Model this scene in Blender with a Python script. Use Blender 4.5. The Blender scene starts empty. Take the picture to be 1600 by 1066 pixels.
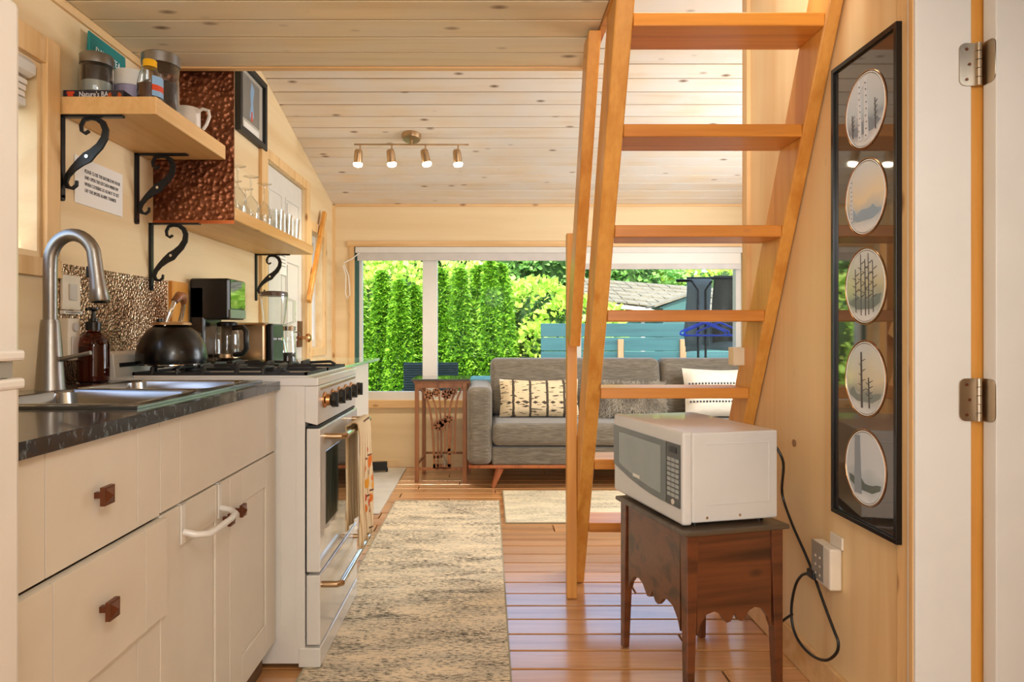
import bpy, bmesh, math, random
from mathutils import Vector, Matrix, noise
random.seed(7)
SC = bpy.context.scene
COL = SC.collection
R = math.radians
# ------------------------------------------------------------ camera
cam = bpy.data.cameras.new('camera'); camo = bpy.data.objects.new('camera', cam); COL.objects.link(camo)
camo.location = (0, 0, 1.054); camo.rotation_euler = (R(90), 0, 0)
cam.sensor_width = 36; cam.lens = 36*1067/1600; cam.shift_x = 38/1600; cam.shift_y = -13/1600
cam.clip_start = 0.02; cam.clip_end = 200
SC.camera = camo
# ------------------------------------------------------------ world, sun, lights, exposure
W = bpy.data.worlds.new('world'); SC.world = W; W.use_nodes = True
nt = W.node_tree; bg = nt.nodes['Background']
sky = nt.nodes.new('ShaderNodeTexSky'); sky.sky_type = 'NISHITA'; sky.sun_disc = False
sky.sun_elevation = R(50); sky.sun_rotation = R(170); sky.air_density = 1.2; sky.dust_density = 2.0
nt.links.new(sky.outputs[0], bg.inputs[0]); bg.inputs[1].default_value = 0.6
def light(kind, name, loc, rot, energy, color=(1,1,1), **kw):
    l = bpy.data.lights.new(name, kind); l.energy = energy; l.color = color
    for k, v in kw.items(): setattr(l, k, v)
    o = bpy.data.objects.new(name, l); COL.objects.link(o); o.location = loc; o.rotation_euler = rot
    return o
light('SUN', 'sun', (0,-5,12), (R(40), 0, R(-14)), 7.5, (1.0,0.96,0.88), angle=R(3))
WARM = (0.97, 0.97, 0.95)
light('AREA', 'rear_fill_light', (0.0,-1.45,1.25), (R(94),0,0), 38, (0.86,0.94,1.0), shape='RECTANGLE', size=1.9, size_y=1.3)  # added fill behind the camera; the back wall has no window
light('AREA', 'loft_fill_light', (0.66,1.6,2.45), (R(8),0,0), 16, WARM, shape='RECTANGLE', size=0.5, size_y=1.1)  # added fill above the ladder opening; no lamp is built there
light('AREA', 'living_side_fill_light', (2.34,3.6,1.35), (R(90),0,R(90)), 60, (0.84,0.93,1.0), shape='RECTANGLE', size=1.5, size_y=1.2)  # unseen fill added past the right wall end; no window on that side
light('AREA', 'washroom_fill_light', (1.7,0.3,1.9), (0,0,0), 9, WARM, shape='SQUARE', size=0.5)  # added fill to brighten the open door on the right
light('POINT', 'kitchen_fill_light', (0.1,0.15,1.6), (0,0,0), 21, WARM, shadow_soft_size=0.15)  # added point fill for kitchen and loft underside; no pendant hangs here
SC.view_settings.view_transform = 'Standard'; SC.view_settings.look = 'None'
SC.view_settings.gamma = 1; SC.view_settings.use_curve_mapping = False
SC.view_settings.exposure = 0.2
SC.cycles.max_bounces = 8; SC.cycles.transparent_max_bounces = 24
# ------------------------------------------------------------ materials
def lin(h):
    c = [int(h[i:i+2],16)/255 for i in (0,2,4)]
    return tuple((x/12.92 if x <= .04045 else ((x+.055)/1.055)**2.4) for x in c)+(1,)
class NT:
    def __init__(s, name):
        s.m = bpy.data.materials.new(name); s.m.use_nodes = True; s.t = s.m.node_tree
        s.b = s.t.nodes['Principled BSDF']
    def n(s, typ, **kw):
        x = s.t.nodes.new('ShaderNode'+typ)
        for k, v in kw.items():
            if k.startswith('i_'):
                x.inputs[int(k[2:]) if k[2:].isdigit() else k[2:].replace('_',' ')].default_value = v
            else: setattr(x, k, v)
        return x
    def l(s, a, b): s.t.links.new(a, b)
    def ramp(s, fac, stops, interp='LINEAR'):
        r = s.n('ValToRGB'); e = r.color_ramp.elements; r.color_ramp.interpolation = interp
        while len(e) < len(stops): e.new(0.5)
        for k, (p, c) in enumerate(stops): e[k].position = p; e[k].color = c
        s.l(fac, r.inputs[0]); return r.outputs[0]
    def mix(s, fac, a, b, typ='MIX'):
        x = s.n('Mix', data_type='RGBA', blend_type=typ)
        for sock, v in ((x.inputs[0], fac), (x.inputs[6], a), (x.inputs[7], b)):
            if hasattr(v, 'is_linked'): s.l(v, sock)
            else: sock.default_value = v
        return x.outputs[2]
    def math(s, op, a, b=0.0, c=0.0):
        x = s.n('Math', operation=op)
        for k, v in enumerate((a, b, c)):
            if hasattr(v, 'is_linked'): s.l(v, x.inputs[k])
            else: x.inputs[k].default_value = v
        return x.outputs[0]
    def coords(s, scale=(1,1,1), rand=True):
        tc = s.n('TexCoord'); v = tc.outputs['Object']
        if rand:
            oi = s.n('ObjectInfo'); mu = s.math('MULTIPLY', oi.outputs['Random'], 37.0)
            cx = s.n('CombineXYZ'); [s.l(mu, cx.inputs[k]) for k in range(3)]
            ad = s.n('VectorMath', operation='ADD'); s.l(v, ad.inputs[0]); s.l(cx.outputs[0], ad.inputs[1]); v = ad.outputs[0]
        mp = s.n('Mapping'); mp.inputs['Scale'].default_value = scale; s.l(v, mp.inputs['Vector'])
        return mp.outputs[0]
    def noise(s, vec, scale, detail=3, rough=.5, dist=0):
        x = s.n('TexNoise'); x.inputs['Scale'].default_value = scale; x.inputs['Detail'].default_value = detail
        x.inputs['Roughness'].default_value = rough; x.inputs['Distortion'].default_value = dist
        s.l(vec, x.inputs['Vector']); return x.outputs['Fac']
    def bump(s, h, strength=.2, dist=.01):
        x = s.n('Bump'); x.inputs['Strength'].default_value = strength; x.inputs['Distance'].default_value = dist
        s.l(h, x.inputs['Height']); s.l(x.outputs[0], s.b.inputs['Normal'])
def plain(name, h, rough=.5, metal=0, var=.04, bump=0, bscale=60, coat=0, spec=.5):
    t = NT(name); c = lin(h); t.b.inputs['Roughness'].default_value = rough; t.b.inputs['Metallic'].default_value = metal
    t.b.inputs['Specular IOR Level'].default_value = spec; t.b.inputs['Coat Weight'].default_value = coat
    v = t.coords(); f = t.noise(v, 9, 3)
    d = tuple(x*(1-var*2.5) for x in c[:3])+(1,)
    t.l(t.ramp(f, [(.3, d), (.6, c)]), t.b.inputs['Base Color'])
    if bump: t.bump(t.noise(v, bscale, 2), bump, .003)
    return t.m
def wood(name, light_, dark, axis='x', rough=.45, knots=0.5, grain=1.0, var=.12, knot_col='6b4020', coat=0, wash=None, streak=.35):
    t = NT(name); a = {'x':0,'y':1,'z':2}[axis]
    sc = [9.0*grain]*3; sc[a] = .5*grain
    v = t.coords(tuple(sc))
    f = t.noise(v, 2.2, 4, .5, .4)
    col = t.ramp(f, [(.32, lin(dark)), (.5, lin(light_)), (.75, tuple(min(1,x*1.08) for x in lin(light_)[:3])+(1,))])
    sc2 = [34.0*grain]*3; sc2[a] = 2.0*grain
    f2 = t.noise(t.coords(tuple(sc2)), 3, 3)
    col = t.mix(t.ramp(f2, [(.35,(0,0,0,1)),(.7,(streak,streak,streak,1))]), col, lin(dark))
    if wash:
        f4 = t.noise(t.coords((1.6,1.6,1.6)), 2.0, 3)
        col = t.mix(t.ramp(f4, [(.30,(.1,.1,.1,1)),(.62,(.75,.75,.75,1))]), col, lin(wash))
    if knots:
        sk = [10]*3; sk[a] = 5
        vo = t.n('TexVoronoi'); vo.inputs['Scale'].default_value = 1.0; vo.inputs['Randomness'].default_value = 1.0
        t.l(t.coords(tuple(sk)), vo.inputs['Vector'])
        k = t.ramp(vo.outputs['Distance'], [(.03,(1,1,1,1)), (.10,(.55,.55,.55,1)), (.17,(0,0,0,1))])
        sel = t.n('SeparateColor'); t.l(vo.outputs['Color'], sel.inputs[0])
        on = t.math('LESS_THAN', sel.outputs[0], knots)
        col = t.mix(t.math('MULTIPLY', k, on), col, lin(knot_col))
    oi = t.n('ObjectInfo'); br = t.math('MULTIPLY_ADD', oi.outputs['Random'], var, 1-var/2)
    hs = t.n('HueSaturation'); t.l(br, hs.inputs['Value']); t.l(col, hs.inputs['Color'])
    t.l(hs.outputs[0], t.b.inputs['Base Color']); t.b.inputs['Roughness'].default_value = rough
    t.b.inputs['Coat Weight'].default_value = coat; t.b.inputs['Coat Roughness'].default_value = .15
    t.bump(f2, .12, .002)
    return t.m
def glassy(name, tint=(1,1,1,1), refl=.07, rough=.02):
    m = bpy.data.materials.new(name); m.use_nodes = True; t = m.node_tree; t.nodes.clear()
    o = t.nodes.new('ShaderNodeOutputMaterial'); tr = t.nodes.new('ShaderNodeBsdfTransparent'); gl = t.nodes.new('ShaderNodeBsdfGlossy')
    fr0 = t.nodes.new('ShaderNodeLayerWeight'); fr0.inputs[0].default_value = .5; fr = t.nodes.new('ShaderNodeMath'); fr.operation = 'POWER'; fr.inputs[1].default_value = 3.0; t.links.new(fr0.outputs['Facing'], fr.inputs[0])
    mx = t.nodes.new('ShaderNodeMixShader'); mu = t.nodes.new('ShaderNodeMath'); mu.operation = 'MULTIPLY_ADD'
    mu.inputs[1].default_value = refl*8; mu.inputs[2].default_value = refl*.3; mu.use_clamp = True
    tr.inputs[0].default_value = tint; gl.inputs['Roughness'].default_value = rough
    t.links.new(fr.outputs[0], mu.inputs[0]); t.links.new(mu.outputs[0], mx.inputs[0]); t.links.new(tr.outputs[0], mx.inputs[1]); t.links.new(gl.outputs[0], mx.inputs[2]); t.links.new(mx.outputs[0], o.inputs[0])
    return m
def hammered(name, h, h2, scale, strength, rough=.32):
    t = NT(name); v = t.coords((1,1,1)); vo = t.n('TexVoronoi'); vo.feature = 'SMOOTH_F1'; vo.inputs['Scale'].default_value = scale; vo.inputs['Smoothness'].default_value = .3
    t.l(v, vo.inputs['Vector']); f = t.noise(v, 5, 4, .6)
    t.l(t.ramp(f, [(.35, lin(h2)), (.62, lin(h))]), t.b.inputs['Base Color'])
    t.b.inputs['Metallic'].default_value = .9; t.b.inputs['Roughness'].default_value = rough
    t.bump(vo.outputs['Distance'], strength, .006); return t.m
def emis(name, h, s):
    t = NT(name); t.b.inputs['Base Color'].default_value = lin(h); t.b.inputs['Emission Color'].default_value = lin(h); t.b.inputs['Emission Strength'].default_value = s; return t.m
M = {}
M['wall'] = wood('pale_plywood', 'e6cda2', 'dab988', 'y', .6, .12, .35, .03, 'a8763c', streak=.12)
M['wallx'] = wood('pale_plywood_far', 'e6cda2', 'dfc194', 'x', .6, .12, .35, .03, 'a8763c', streak=.1)
M['wall_r'] = wood('birch_plywood', 'eccc98', 'dfb57c', 'z', .42, .10, .3, .03, '9a6a36', streak=.12)
M['ceil'] = wood('whitewashed_pine', 'e0ccb2', 'd8bc98', 'x', .5, .8, 1, .10, '6f4e34', wash='dcd6d0', streak=.2)
M['ceil2'] = wood('loft_pine', 'e6cc9e', 'd8b884', 'x', .5, .8, 1, .10, '6f4e34', wash='dccfb4', streak=.2)
M['floor'] = wood('varnished_floor_pine', 'cc9660', 'a8703c', 'x', .3, .3, .8, .28, '4a2a14', coat=1)
M['fir'] = wood('orange_fir', 'df9f4a', 'c98230', 'z', .38, .2, .8, .08, '8a4a1a', coat=.15)
M['firx'] = wood('orange_fir_tread', 'db8f36', 'c07426', 'x', .38, .2, .8, .14, '8a4a1a', coat=.15)
M['pine'] = wood('knotty_pine_trim', 'e4bd86', 'd4a568', 'z', .45, .8, .8, .08, '8a5526')
M['piney'] = wood('pine_trim_y', 'e4bd86', 'd4a568', 'y', .45, .5, .8, .08, '8a5526')
M['pinex'] = wood('pine_trim_x', 'e2b984', 'd3a468', 'x', .45, .5, .8, .08, '8a5526')
M['shelf'] = wood('shelf_pine', 'e0b478', 'cc9850', 'y', .45, .4, .7, .06, '8a5526')
M['white'] = plain('white_enamel', 'd6d2cb', .28, coat=.3, var=.015)
M['trimwhite'] = plain('white_paint', 'd8d3ca', .45, var=.015)
M['gloss'] = plain('glossy_white_enamel', 'd6d2cb', .12, coat=.6, var=.015)
M['cab'] = plain('cabinet_white', 'd2c9ba', .42, var=.015)
M['cabdark'] = plain('cabinet_gap', '6a5238', .7)
M['groove'] = plain('board_groove', '7a4820', .7)
M['black'] = plain('black_plastic', '0c0b0b', .28)
M['dull'] = plain('cast_iron_black', '1a1a1b', .5)
M['iron'] = plain('wrought_iron', '14161a', .35, .3)
M['steel'] = plain('brushed_steel', '9c9a97', .36, 1)
M['sink'] = plain('sink_steel', 'a8acb0', .2, 1)
M['chrome'] = plain('chrome', 'd8d4cc', .12, 1)
M['nickel'] = plain('brushed_nickel', 'c7a883', .28, 1)
M['hinge'] = plain('satin_nickel', 'b8ab98', .3, 1)
M['bronze'] = plain('aged_bronze', '6e3f26', .38, .6)
M['gold'] = plain('copper_gold', 'c4905e', .25, 1)
M['copper'] = hammered('hammered_copper', 'd0b496', '8c6a4e', 105, 1.0, .24)
M['copper2'] = hammered('dark_hammered_copper', '9c6244', '5e3422', 55, 1.0, .38)
M['glass'] = glassy('clear_glass', refl=.005)
M['drink'] = glassy('drinking_glass', (.93,.94,.93,1), .22)
M['amber'] = glassy('amber_glass', (.42,.16,.03,1), .1)
M['artglass'] = plain('dark_reflective_glazing', '3a332c', .03, spec=1, coat=1)
M['walnut'] = wood('dark_walnut', '6c3a1e', '3a1d0e', 'x', .3, .15, .9, .06, '2a140a', coat=.5)
M['walnut_t'] = wood('worn_dark_top', '5a4a38', '3a2c20', 'x', .35, 0, .9, .05, coat=.4)
M['carved'] = wood('carved_brown_wood', '9a6238', '6e4020', 'z', .4, 0, 1, .04)
M['leg'] = wood('sofa_leg_wood', 'a86030', '854018', 'z', .35, 0, 1, .04)
M['cord'] = plain('black_rubber', '0e0d0d', .45)
M['paper'] = plain('white_paper', 'e9e3da', .7, var=.01)
M['ink'] = plain('grey_ink', '5a5654', .8)
M['inkw'] = plain('white_ink', 'e8e8e8', .6)
M['lamp'] = emis('lamp_glow', 'fff0d0', 14)
M['cream'] = plain('cream_paint', 'e6d6b4', .5)
M['mat'] = plain('pale_mat', 'cfc8ba', .8, bump=.2, bscale=300)
M['teal'] = plain('teal_pouch', '0f7f7c', .4)
M['yellow'] = plain('yellow_plastic', 'f2b416', .35)
M['redp'] = plain('red_print', 'd8481f', .5)
M['bluep'] = plain('blue_label', '8aaed0', .5)
M['coffee'] = plain('dark_contents', '2a1c14', .6, bump=.5, bscale=200)
M['syrup'] = plain('dark_red_syrup', '3a0d0a', .15)
M['olive'] = plain('grey_lid', '8f948e', .4)
M['ceramic'] = plain('white_ceramic', 'e8ddd0', .2)
M['birch'] = plain('birch_paint', 'd4d8dc', .5)
M['slate'] = plain('slate_paint', '8c959c', .5)
M['hanger'] = plain('blue_plastic', '2c4fd8', .35)
M['garment'] = plain('grey_blue_cloth', '6d7f88', .9, bump=.3, bscale=80)
M['garment2'] = plain('olive_grey_cloth', '4a4a40', .95, bump=.6, bscale=120)
M['wicker'] = plain('dark_wicker', '3d5157', .8, bump=.8, bscale=160)
M['aqua'] = plain('aqua_paint', '6f9c98', .5)
M['fence'] = wood('teal_fence_paint', '2b595c', '234d52', 'x', .6, .1, 1, .10, '2a5a60')
M['post'] = wood('weathered_post', 'a07c5a', '6e5036', 'z', .8, .6, 1, .1)
M['roof'] = plain('pale_shingle', '77725f', .9, var=.12)
M['shed'] = plain('shed_teal', '5f968a', .7)
M['darkteal'] = plain('dark_green_frame', '2f5a54', .5)
M['ground'] = plain('patio_ground', '7f8670', .95, var=.1)
M['exterior'] = plain('exterior_plaster', 'cfc4ae', .9)
M['bark'] = wood('bark', '5a4634', '3a2c20', 'z', .9, 0)
M['outlet'] = plain('outlet_plastic', 'e2d6c2', .4)
M['grey'] = plain('grey_plate', '9c988c', .35, .4)
M['towel_in'] = plain('towel_cloth', 'd8c09a', .9)
M['switch'] = plain('light_grey_pane', 'c8c0b8', .35)
M['greenglass'] = plain('green_glass_top', 'a8cfb4', .08, coat=.5)
M['copper_edge'] = plain('copper_edge', 'c46a3a', .3, .9)
def counter_mat():
    t = NT('black_worktop'); v = t.coords((3,22,12)); f = t.noise(v, 3, 5, .7, .5)
    t.l(t.ramp(f, [(.42, lin('14181c')), (.56, lin('222a32')), (.68, lin('6d7c84'))]), t.b.inputs['Base Color'])
    t.b.inputs['Roughness'].default_value = .22; t.b.inputs['Coat Weight'].default_value = .4; return t.m
M['counter'] = counter_mat()
def fabric(name, a, b, axis='x'):
    t = NT(name); s = [170]*3; s[0 if axis == 'x' else 2] = 14
    v = t.coords(tuple(s)); f = t.noise(v, 1, 3, .6); f2 = t.noise(t.coords((6,6,30)), 2, 2)
    c = t.mix(t.ramp(f2, [(.4,(0,0,0,1)),(.7,(.5,.5,.5,1))]), t.ramp(f, [(.35, lin(b)), (.65, lin(a))]), lin(b))
    t.l(c, t.b.inputs['Base Color']); t.b.inputs['Roughness'].default_value = .9; t.b.inputs['Sheen Weight'].default_value = .3
    t.bump(f, .35, .002); return t.m
M['sofa'] = fabric('grey_sofa_weave', '84796a', '5e5546')
def rug_mat(name, lo, hi, seed, dens=.52):
    t = NT(name); tc = t.n('TexCoord'); mp = t.n('Mapping'); mp.inputs['Location'].default_value = (seed, seed*2, 0); t.l(tc.outputs['Object'], mp.inputs[0])
    def st(sc):
        q = t.n('Mapping'); q.inputs['Scale'].default_value = sc; t.l(mp.outputs[0], q.inputs[0]); return q.outputs[0]
    fine = t.noise(st((45,130,1)), 1, 6, .75, .3); big = t.noise(st((2.6,8,1)), 1.3, 4, .6, .4)
    s = t.math('ADD', t.math('MULTIPLY', fine, .80), t.math('MULTIPLY', big, .38))
    m = t.ramp(s, [(dens+.045,(0,0,0,1)), (dens+.10,(.55,.55,.55,1)), (dens+.17,(1,1,1,1))])
    base = t.ramp(t.noise(st((3,9,1)), 1.5, 3), [(.35, lin('d0c1a6')), (.6, lin(hi))])
    t.l(t.mix(m, base, lin(lo)), t.b.inputs['Base Color']); t.b.inputs['Roughness'].default_value = .95
    t.bump(fine, .5, .003); return t.m
M['rug'] = rug_mat('distressed_runner', '4a4236', 'ead6b4', 3.0, .53)
M['rug2'] = rug_mat('distressed_rug', '8f866f', 'e4d5b4', 11.0, .55)
M['rugedge'] = plain('rug_binding', 'a59a80', .9)
def pillow_mat():   # cream cloth with broken dark stripes and diamonds, in object coordinates (x width, z height)
    t = NT('patterned_pillow'); tc = t.n('TexCoord'); sp = t.n('SeparateXYZ'); t.l(tc.outputs['Object'], sp.inputs[0])
    nz = t.noise(tc.outputs['Object'], 30, 3)
    xw = t.math('ADD', sp.outputs[0], t.math('MULTIPLY', nz, .012))
    v1 = t.math('LESS_THAN', t.math('ABSOLUTE', t.math('SUBTRACT', t.math('FRACT', t.math('MULTIPLY', xw, 8.2)), .5)), .07)
    hz = t.noise(t.coords((14,1,90), False), 1.0, 2, .5)
    h1 = t.math('GREATER_THAN', hz, .60)
    dia = t.math('ADD', t.math('ABSOLUTE', t.math('SUBTRACT', t.math('FRACT', t.math('MULTIPLY', sp.outputs[0], 16)), .5)), t.math('MULTIPLY', t.math('ABSOLUTE', t.math('ADD', sp.outputs[2], .045)), 30))
    d1 = t.math('LESS_THAN', dia, .34)
    m = t.math('MAXIMUM', t.math('MAXIMUM', v1, h1), d1)
    t.l(t.mix(m, lin('e0cba6'), lin('4e4234')), t.b.inputs['Base Color']); t.b.inputs['Roughness'].default_value = .9; return t.m
M['pillow'] = pillow_mat()
M['whitecloth'] = fabric('white_pillow_cloth', 'f0e6d6', 'e2d6c2')
M['stitch'] = plain('navy_stitch', '3a4048', .8)
M['fur'] = plain('grey_fur', 'c0b6a6', .9, var=.2)
M['fur2'] = plain('dark_grey_fur', '3c3730', .9, var=.2)
def towel_mat():
    t = NT('floral_towel'); tc = t.n('TexCoord'); sp = t.n('SeparateXYZ'); t.l(tc.outputs['Object'], sp.inputs[0])
    st = t.math('LESS_THAN', t.math('FRACT', t.math('MULTIPLY', sp.outputs[1], 55)), .3)
    base = t.mix(st, lin('e4cda4'), lin('c2a276'))
    vo = t.n('TexVoronoi'); vo.inputs['Scale'].default_value = 26; t.l(tc.outputs['Object'], vo.inputs[0])
    k = t.ramp(vo.outputs['Distance'], [(.42,(1,1,1,1)), (.5,(0,0,0,1))]); sc = t.n('SeparateColor'); t.l(vo.outputs['Color'], sc.inputs[0])
    fc = t.ramp(sc.outputs[0], [(0, lin('c43a1c')), (.4, lin('d8701e')), (.6, lin('8a2a14')), (.8, lin('e09a2e'))], 'CONSTANT')
    inz = t.math('MULTIPLY', t.math('LESS_THAN', sp.outputs[2], -.10), t.math('GREATER_THAN', sp.outputs[2], -.34))
    iny = t.math('MULTIPLY', t.math('GREATER_THAN', sp.outputs[1], .095), t.math('GREATER_THAN', sp.outputs[0], .0))
    m = t.math('MULTIPLY', t.math('MULTIPLY', k, inz), iny)
    ln = t.math('MULTIPLY', t.math('LESS_THAN', t.math('FRACT', t.math('MULTIPLY', sp.outputs[2], 7.5)), .05), iny)
    t.l(t.mix(m, t.mix(ln, base, lin('6a4a34')), fc), t.b.inputs['Base Color']); t.b.inputs['Roughness'].default_value = .95; return t.m
M['towel'] = towel_mat()
def leaf_mat(name, a, b, tr=.35):
    t = NT(name); oi = t.n('NewGeometry'); t.l(t.ramp(oi.outputs['Random Per Island'], [(0, lin(a)), (1, lin(b))]), t.b.inputs['Base Color'])
    t.b.inputs['Roughness'].default_value = .55; t.b.inputs['Subsurface Weight'].default_value = 0
    tl = t.n('BsdfTranslucent'); c = t.ramp(oi.outputs['Random Per Island'], [(0, lin(a)), (1, lin(b))]); t.l(c, tl.inputs[0])
    mx = t.n('MixShader'); mx.inputs[0].default_value = tr; t.l(t.b.outputs[0], mx.inputs[1]); t.l(tl.outputs[0], mx.inputs[2])
    t.l(mx.outputs[0], t.t.nodes['Material Output'].inputs[0]); return t.m
M['cedar'] = leaf_mat('cedar_sprays', '38780f', 'a2d63c')  # dark end of the green range puts shading contrast into the spray colour
M['vine'] = leaf_mat('vine_leaves', '94c63c', 'e2f27a')
M['tree'] = leaf_mat('tree_leaves', '4f8a38', 'a2d070')
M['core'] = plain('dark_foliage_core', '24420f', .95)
# ------------------------------------------------------------ mesh builder
class MB:
    def __init__(s): s.v = []; s.f = []; s.sm = []
    def add(s, vs, fs, smooth=False):
        b = len(s.v); s.v += [tuple(p) for p in vs]
        for f in fs: s.f.append([b+i for i in f]); s.sm.append(smooth)
        return s
    def box(s, x0, x1, y0, y1, z0, z1):
        x0, x1 = sorted((x0,x1)); y0, y1 = sorted((y0,y1)); z0, z1 = sorted((z0,z1))
        return s.add([(x0,y0,z0),(x1,y0,z0),(x1,y1,z0),(x0,y1,z0),(x0,y0,z1),(x1,y0,z1),(x1,y1,z1),(x0,y1,z1)],
                     [(0,3,2,1),(4,5,6,7),(0,1,5,4),(1,2,6,5),(2,3,7,6),(3,0,4,7)])
    def hexa(s, p): return s.add(p, [(0,3,2,1),(4,5,6,7),(0,1,5,4),(1,2,6,5),(2,3,7,6),(3,0,4,7)])
    def prism(s, poly, d0, d1, plane='xz'):   # poly extruded along the missing axis
        def P(a, b, d): return {'xz': (a, d, b), 'yz': (d, a, b), 'xy': (a, b, d)}[plane]
        n = len(poly); vs = [P(a,b,d0) for a,b in poly]+[P(a,b,d1) for a,b in poly]
        fs = [list(range(n))[::-1], list(range(n, 2*n))]+[(i, (i+1)%n, n+(i+1)%n, n+i) for i in range(n)]
        return s.add(vs, fs)
    def tube(s, pts, r, n=10, cap=True, closed=False):
        pts = [Vector(p) for p in pts]; m = len(pts); rr = r if isinstance(r, (list, tuple)) else [r]*m
        rings = []; up = None
        for i in range(m):
            if closed: d = pts[(i+1)%m]-pts[i-1]
            else: d = pts[min(i+1,m-1)]-pts[max(i-1,0)]
            d.normalize()
            if up is None: up = d.orthogonal().normalized()
            up = (up-d*up.dot(d)); up = up.normalized() if up.length > 1e-6 else d.orthogonal().normalized()
            w = d.cross(up)
            rings.append([pts[i]+(up*math.cos(2*math.pi*k/n)+w*math.sin(2*math.pi*k/n))*rr[i] for k in range(n)])
        vs = [p for q in rings for p in q]; fs = []
        for i in range(m if closed else m-1):
            j = (i+1)%m
            for k in range(n): fs.append((i*n+k, i*n+(k+1)%n, j*n+(k+1)%n, j*n+k))
        s.add(vs, fs, True)
        if cap and not closed:
            s.add(rings[0], [list(range(n))[::-1]]); s.add(rings[-1], [list(range(n))])
        return s
    def lathe(s, prof, c=(0,0,0), n=24, axis='z', cap=True):
        vs = []; fs = []
        for r, h in prof:
            for k in range(n):
                a = 2*math.pi*k/n; x, y = r*math.cos(a), r*math.sin(a)
                p = {'z': (x,y,h), 'x': (h,x,y), 'y': (y,h,x)}[axis]
                vs.append((c[0]+p[0], c[1]+p[1], c[2]+p[2]))
        for i in range(len(prof)-1):
            for k in range(n): fs.append((i*n+k, i*n+(k+1)%n, (i+1)*n+(k+1)%n, (i+1)*n+k))
        s.add(vs, fs, True)
        if cap:
            m = len(prof)-1
            if prof[0][0] > 1e-5: s.add(vs[:n], [list(range(n))[::-1]])
            if prof[m][0] > 1e-5: s.add(vs[m*n:], [list(range(n))])
        return s
    def ribbon(s, pts, w, t, plane='xz', off=0.0):   # flat strip following 2D pts, widths w, thickness t on the missing axis
        n = len(pts); ws = w if isinstance(w, (list,tuple)) else [w]*n; L = []; Rr = []
        for i in range(n):
            a = Vector(pts[min(i+1,n-1)])-Vector(pts[max(i-1,0)]); a.normalize(); q = Vector((-a.y, a.x))
            p = Vector(pts[i]); L.append(p+q*ws[i]/2); Rr.append(p-q*ws[i]/2)
        def P(p, d): return {'xz': (p[0], d, p[1]), 'yz': (d, p[0], p[1]), 'xy': (p[0], p[1], d)}[plane]
        for i in range(n-1):
            s.hexa([P(Rr[i],off), P(Rr[i+1],off), P(L[i+1],off), P(L[i],off), P(Rr[i],off+t), P(Rr[i+1],off+t), P(L[i+1],off+t), P(L[i],off+t)])
        return s
    def mesh(s, name):
        me = bpy.data.meshes.new(name); me.from_pydata(s.v, [], s.f)
        me.polygons.foreach_set('use_smooth', s.sm); me.update()
        bm = bmesh.new(); bm.from_mesh(me); bmesh.ops.recalc_face_normals(bm, faces=bm.faces); bm.to_mesh(me); bm.free()
        return me
    def obj(s, name, mat, parent=None, bev=0, sub=0, label=None, kind=None, cat=None, group=None, loc=None, weld=False, seg=2, rot=None):
        me = s.mesh(name)
        if any(s.sm): 
            try: me.set_sharp_from_angle(angle=R(40))
            except Exception: pass
        me.materials.append(M[mat] if isinstance(mat, str) else mat)
        o = bpy.data.objects.new(name, me); COL.objects.link(o)
        if parent: o.parent = parent
        if loc: o.location = loc
        if rot: o.rotation_euler = rot
        if bev:
            b = o.modifiers.new('bevel', 'BEVEL'); b.width = bev; b.segments = seg; b.limit_method = 'ANGLE'; b.angle_limit = R(40)
        if sub:
            b = o.modifiers.new('sub', 'SUBSURF'); b.levels = sub; b.render_levels = sub
        tag(o, label, cat, group, kind); return o
def tag(o, label=None, cat=None, group=None, kind=None):
    if label: o['label'] = label
    if cat: o['category'] = cat
    if group: o['group'] = group
    if kind: o['kind'] = kind
    return o
def thing(name, label, cat, loc=(0,0,0), rotz=0, group=None):
    o = bpy.data.objects.new(name, None); COL.objects.link(o); o.location = loc; o.rotation_euler = (0,0,rotz)
    o.empty_display_size = .05
    return tag(o, label, cat, group)
def struct(name, mb, mat, parent=None, **kw):
    return mb.obj(name, mat, parent, kind='structure' if parent is None else None, **kw)
def dup_tree(o, parent=None):
    c = o.copy(); COL.objects.link(c); c.parent = parent
    for ch in list(o.children): dup_tree(ch, c)
    return c
def text(body, size, mat, parent, mtx, name='lettering', ext=.0004, align='LEFT', xs=1.0):
    cu = bpy.data.curves.new(name, 'FONT'); cu.body = body; cu.size = size; cu.extrude = ext; cu.align_x = align; cu.resolution_u = 2
    t = bpy.data.objects.new('tmp_text', cu); COL.objects.link(t)
    dg = bpy.context.evaluated_depsgraph_get(); me = bpy.data.meshes.new_from_object(t.evaluated_get(dg))
    bpy.data.objects.remove(t); me.transform(Matrix.Diagonal((xs,1,1,1))); me.transform(mtx); me.materials.clear(); me.materials.append(M[mat])
    o = bpy.data.objects.new(name, me); COL.objects.link(o); o.parent = parent; return o
def face_x(x, y, z):    # text plane facing +X (reads along +Y), text x -> world +Y, text y -> +Z
    return Matrix(((0,0,1,x),(1,0,0,y),(0,1,0,z),(0,0,0,1)))
def face_my(x, y, z):   # facing -Y
    return Matrix(((1,0,0,x),(0,0,-1,y),(0,1,0,z),(0,0,0,1)))
def grid_boxes(mb, a0, a1, b0, b1, holes, put):
    A = sorted({a0, a1, *[h[0] for h in holes], *[h[1] for h in holes]}); B = sorted({b0, b1, *[h[2] for h in holes], *[h[3] for h in holes]})
    for i in range(len(A)-1):
        for j in range(len(B)-1):
            ca, cb = (A[i]+A[i+1])/2, (B[j]+B[j+1])/2
            if any(h[0] < ca < h[1] and h[2] < cb < h[3] for h in holes): continue
            put(A[i], A[i+1], B[j], B[j+1])
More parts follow.
